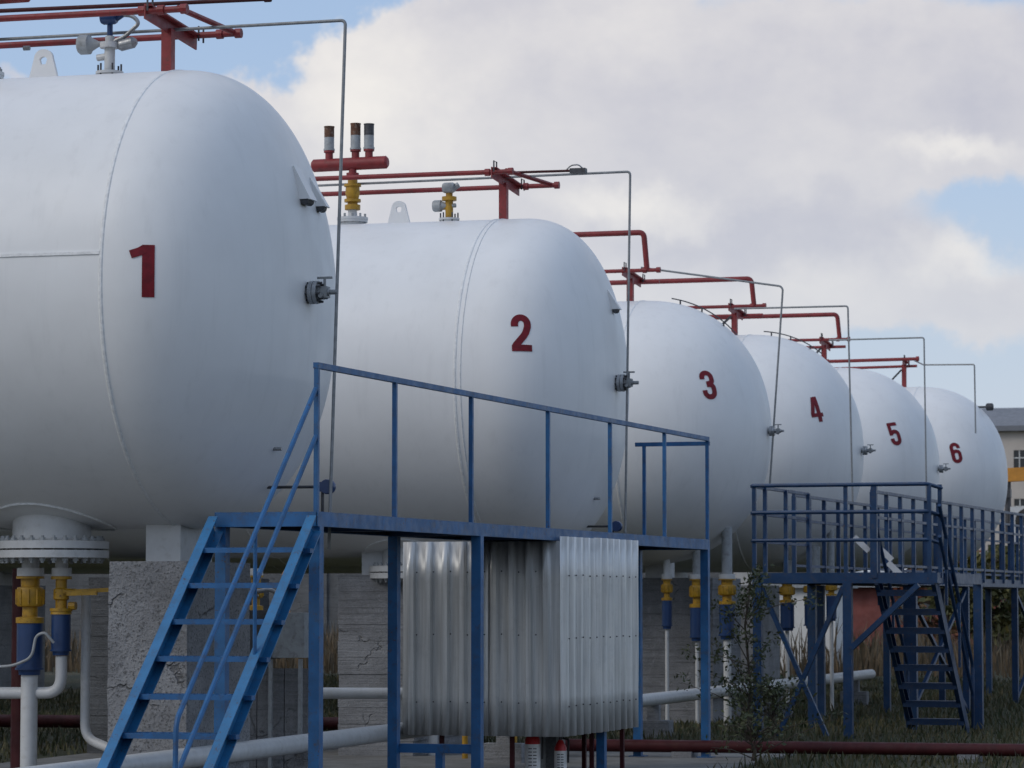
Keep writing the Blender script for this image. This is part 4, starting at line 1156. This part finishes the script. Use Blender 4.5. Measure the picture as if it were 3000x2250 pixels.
def tree(base, h, rad, label, leafm, n=2600, seed=1, size=.12):
    root = thing('tree', label, 'tree', base, 'trees in the background'); rs = np.random.default_rng(seed); base = np.asarray(base, float)
    g = G(); g.tube([base, base + V(.1, 0, h * .4), base + V(0, .1, h * .85)], [.16, .11, .03], 8); cs = []; rr = []
    for i in range(22):
        f = rs.uniform(.25, .95); p = base + V(0, 0, h * f); a = rs.uniform(0, 6.28); L = rad * rs.uniform(.4, 1) * (1.15 - .5 * abs(f - .5))
        q = p + V(math.cos(a) * L, math.sin(a) * L, rs.uniform(.1, .5) * rad * .6); g.tube([p, (p + q) / 2 + V(0, 0, .1), q], [.05, .03, .01], 5); cs += [q, (p + q) / 2]; rr += [rad * .34, rad * .28]
    build('trunk', g, 'bark', root)
    g = G(); leaf_cloud(g, cs, rr, n, size); build('crown', g, leafm, root, 180)


tree((-9.9, 78, 0), 2.5, 1.2, 'yellow green tree behind the end of the blue walkway', 'leaf_autumn', seed=2)
tree((-9.2, 84, 0), 2.7, 1.3, 'greener tree at the right edge behind the walkway', 'leaf_dark', seed=4)
tree((-11.3, 80, 0), 2.6, 1.1, 'russet bush behind the middle of the blue walkway', 'leaf_russet', seed=6, n=1500)
root = thing('perimeter_wall', 'long dark concrete wall low behind the row of tanks', 'wall', (-40, 88, 0))
for k in range(19):
    g = G(); x = -72 + k * 3.0; g.box((x + .02, 88, -.05), (x + 2.98, 88.18, 2.95)); g.box((x - .08, 87.93, -.05), (x + .018, 88.25, 3.05)); build('wall_panel', g, 'concrete_dark', root)
root = thing('white_kiosk', 'small pale kiosk behind the valves of the fourth tank', 'kiosk', (-12.8, 71, 0))
g = G(); g.box((-13.45, 70, -.05), (-12.2, 72, 1.85)); build('wall', g, 'label_white', root)
g = G(); g.box((-13.6, 69.85, 1.851), (-12.05, 72.15, 1.95)); build('roof', g, 'grey_paint', root)

# ------------------------------------------------------------------ background buildings
root = thing('red_shed', 'low red brick shed far behind the far stairs', 'shed', (-13, 90, 0))
g = G(); g.box((-15.4, 88, -.1), (-10.8, 92, 1.95)); build('wall', g, 'brick_red', root)
g = G(); g.hexa([V(-15.7, 87.6, 1.951), V(-10.5, 87.6, 1.951), V(-10.5, 92.4, 2.3), V(-15.7, 92.4, 2.3), V(-15.7, 87.6, 2.06), V(-10.5, 87.6, 2.06), V(-10.5, 92.4, 2.42), V(-15.7, 92.4, 2.42)]); build('roof', g, 'roof_slate', root)
g = G(); g.box((-13.6, 87.95, 0), (-12.7, 87.995, 1.8)); build('door', g, 'concrete_dark', root)

# apartment building at the right edge
bx, by = -29.9, 214.0
root = thing('apartment_building', 'pale multi-storey building with a grey roof behind the farthest tank', 'building', (bx + 15, by + 6, 0))
H = 12.75
WX = [bx + 1.05 + 1.75 * i for i in range(14)]
ZW = [(.9, 2.3), (3.9, 5.3), (6.9, 8.3), (10.1, 11.5)]
g = G()
# wall built around the window openings
edges = [bx]
for x in WX: edges += [x, x + .75]
edges.append(bx + 26)
zs = [0]
for a, b_ in ZW: zs += [a, b_]
zs.append(H)
for i in range(len(edges) - 1):
    for j in range(len(zs) - 1):
        if i % 2 == 1 and j % 2 == 1: continue
        g.add([(edges[i], by, zs[j]), (edges[i + 1], by, zs[j]), (edges[i + 1], by, zs[j + 1]), (edges[i], by, zs[j + 1])], [(0, 1, 2, 3)])
g.add([(bx, by, 0), (bx, by + 12, 0), (bx, by + 12, H), (bx, by, H)], [(0, 1, 2, 3)]); g.add([(bx + 26, by, 0), (bx + 26, by + 12, 0), (bx + 26, by + 12, H), (bx + 26, by, H)], [(0, 1, 2, 3)])
g.add([(bx, by + 12, 0), (bx + 26, by + 12, 0), (bx + 26, by + 12, H), (bx, by + 12, H)], [(0, 1, 2, 3)])
build('wall', g, 'wall_cream', root)
for x in WX[:6]:
    for a, b_ in ZW:
        g = G(); g.box((x, by + .12, a), (x + .75, by + .16, b_)); w = build('window', g, 'glass_dark', root)
        g = G(); g.box((x + .34, by + .06, a), (x + .40, by + .119, b_)); g.box((x, by + .06, a + (b_ - a) * .62), (x + .75, by + .118, a + (b_ - a) * .62 + .06)); build('frame', g, 'label_white', w)
g = G(); g.box((bx - .5, by - .5, H + .002), (bx + 26.5, by + 12.5, H + .35)); build('eave', g, 'roof_slate', root)
g = G(); g.add([(bx - .5, by - .5, H + .352), (bx + 26.5, by - .5, H + .352), (bx + 26.5, by + 12.5, H + .352), (bx - .5, by + 12.5, H + .352), (bx - .2, by + 6, H + 1.9), (bx + 26.2, by + 6, H + 1.9)], [(0, 1, 5, 4), (2, 3, 4, 5), (1, 2, 5), (3, 0, 4)]); build('roof', g, 'roof_slate', root)

# machine at the right edge
mx, my = -11.15, 92.0
root = thing('truck_crane', 'white machine with an orange boom at the right edge beside the farthest tank', 'crane', (mx + 2, my, 0))
g = G(); g.box((mx + .25, my - .9, 1.0), (mx + 5, my + .9, 2.0)); g.box((mx + .25, my - .95, 2.0), (mx + 2.4, my + .95, 4.2)); build('body', g, 'white_paint', root)
g = G(); g.beam((mx - .3, my - .2, 5.1), (mx + 7, my - .2, 5.4), .4, .38); g.box((mx + 1.4, my - .3, 4.2), (mx + 2.0, my - .1, 4.95)); build('boom', g, 'orange_machine', root)
g = G(); g.lathe((mx + .75, my - 1.02, 4.2 - .05 * 7 - .05), (0, 1, 0), [(0, .25), (.03, .36), (.16, .36)], 20); build('spare_wheel', g, 'rubber', root)
g = G(); g.cyl((mx + .1, my - .2, 3.2), (mx + .1, my - .2, 5.0), .09, 8); g.cbox((mx + .05, my - .3, 4.6), (.3, .3, .25)); build('hose_reel', g, 'dark_metal', root)
for x in (mx + 1, mx + 3.9):
    g = G(); g.lathe((x, my - 1.0, .5), (0, 1, 0), [(0, .38), (.04, .5), (.26, .5), (.3, .4)], 20); build('wheel', g, 'rubber', root)
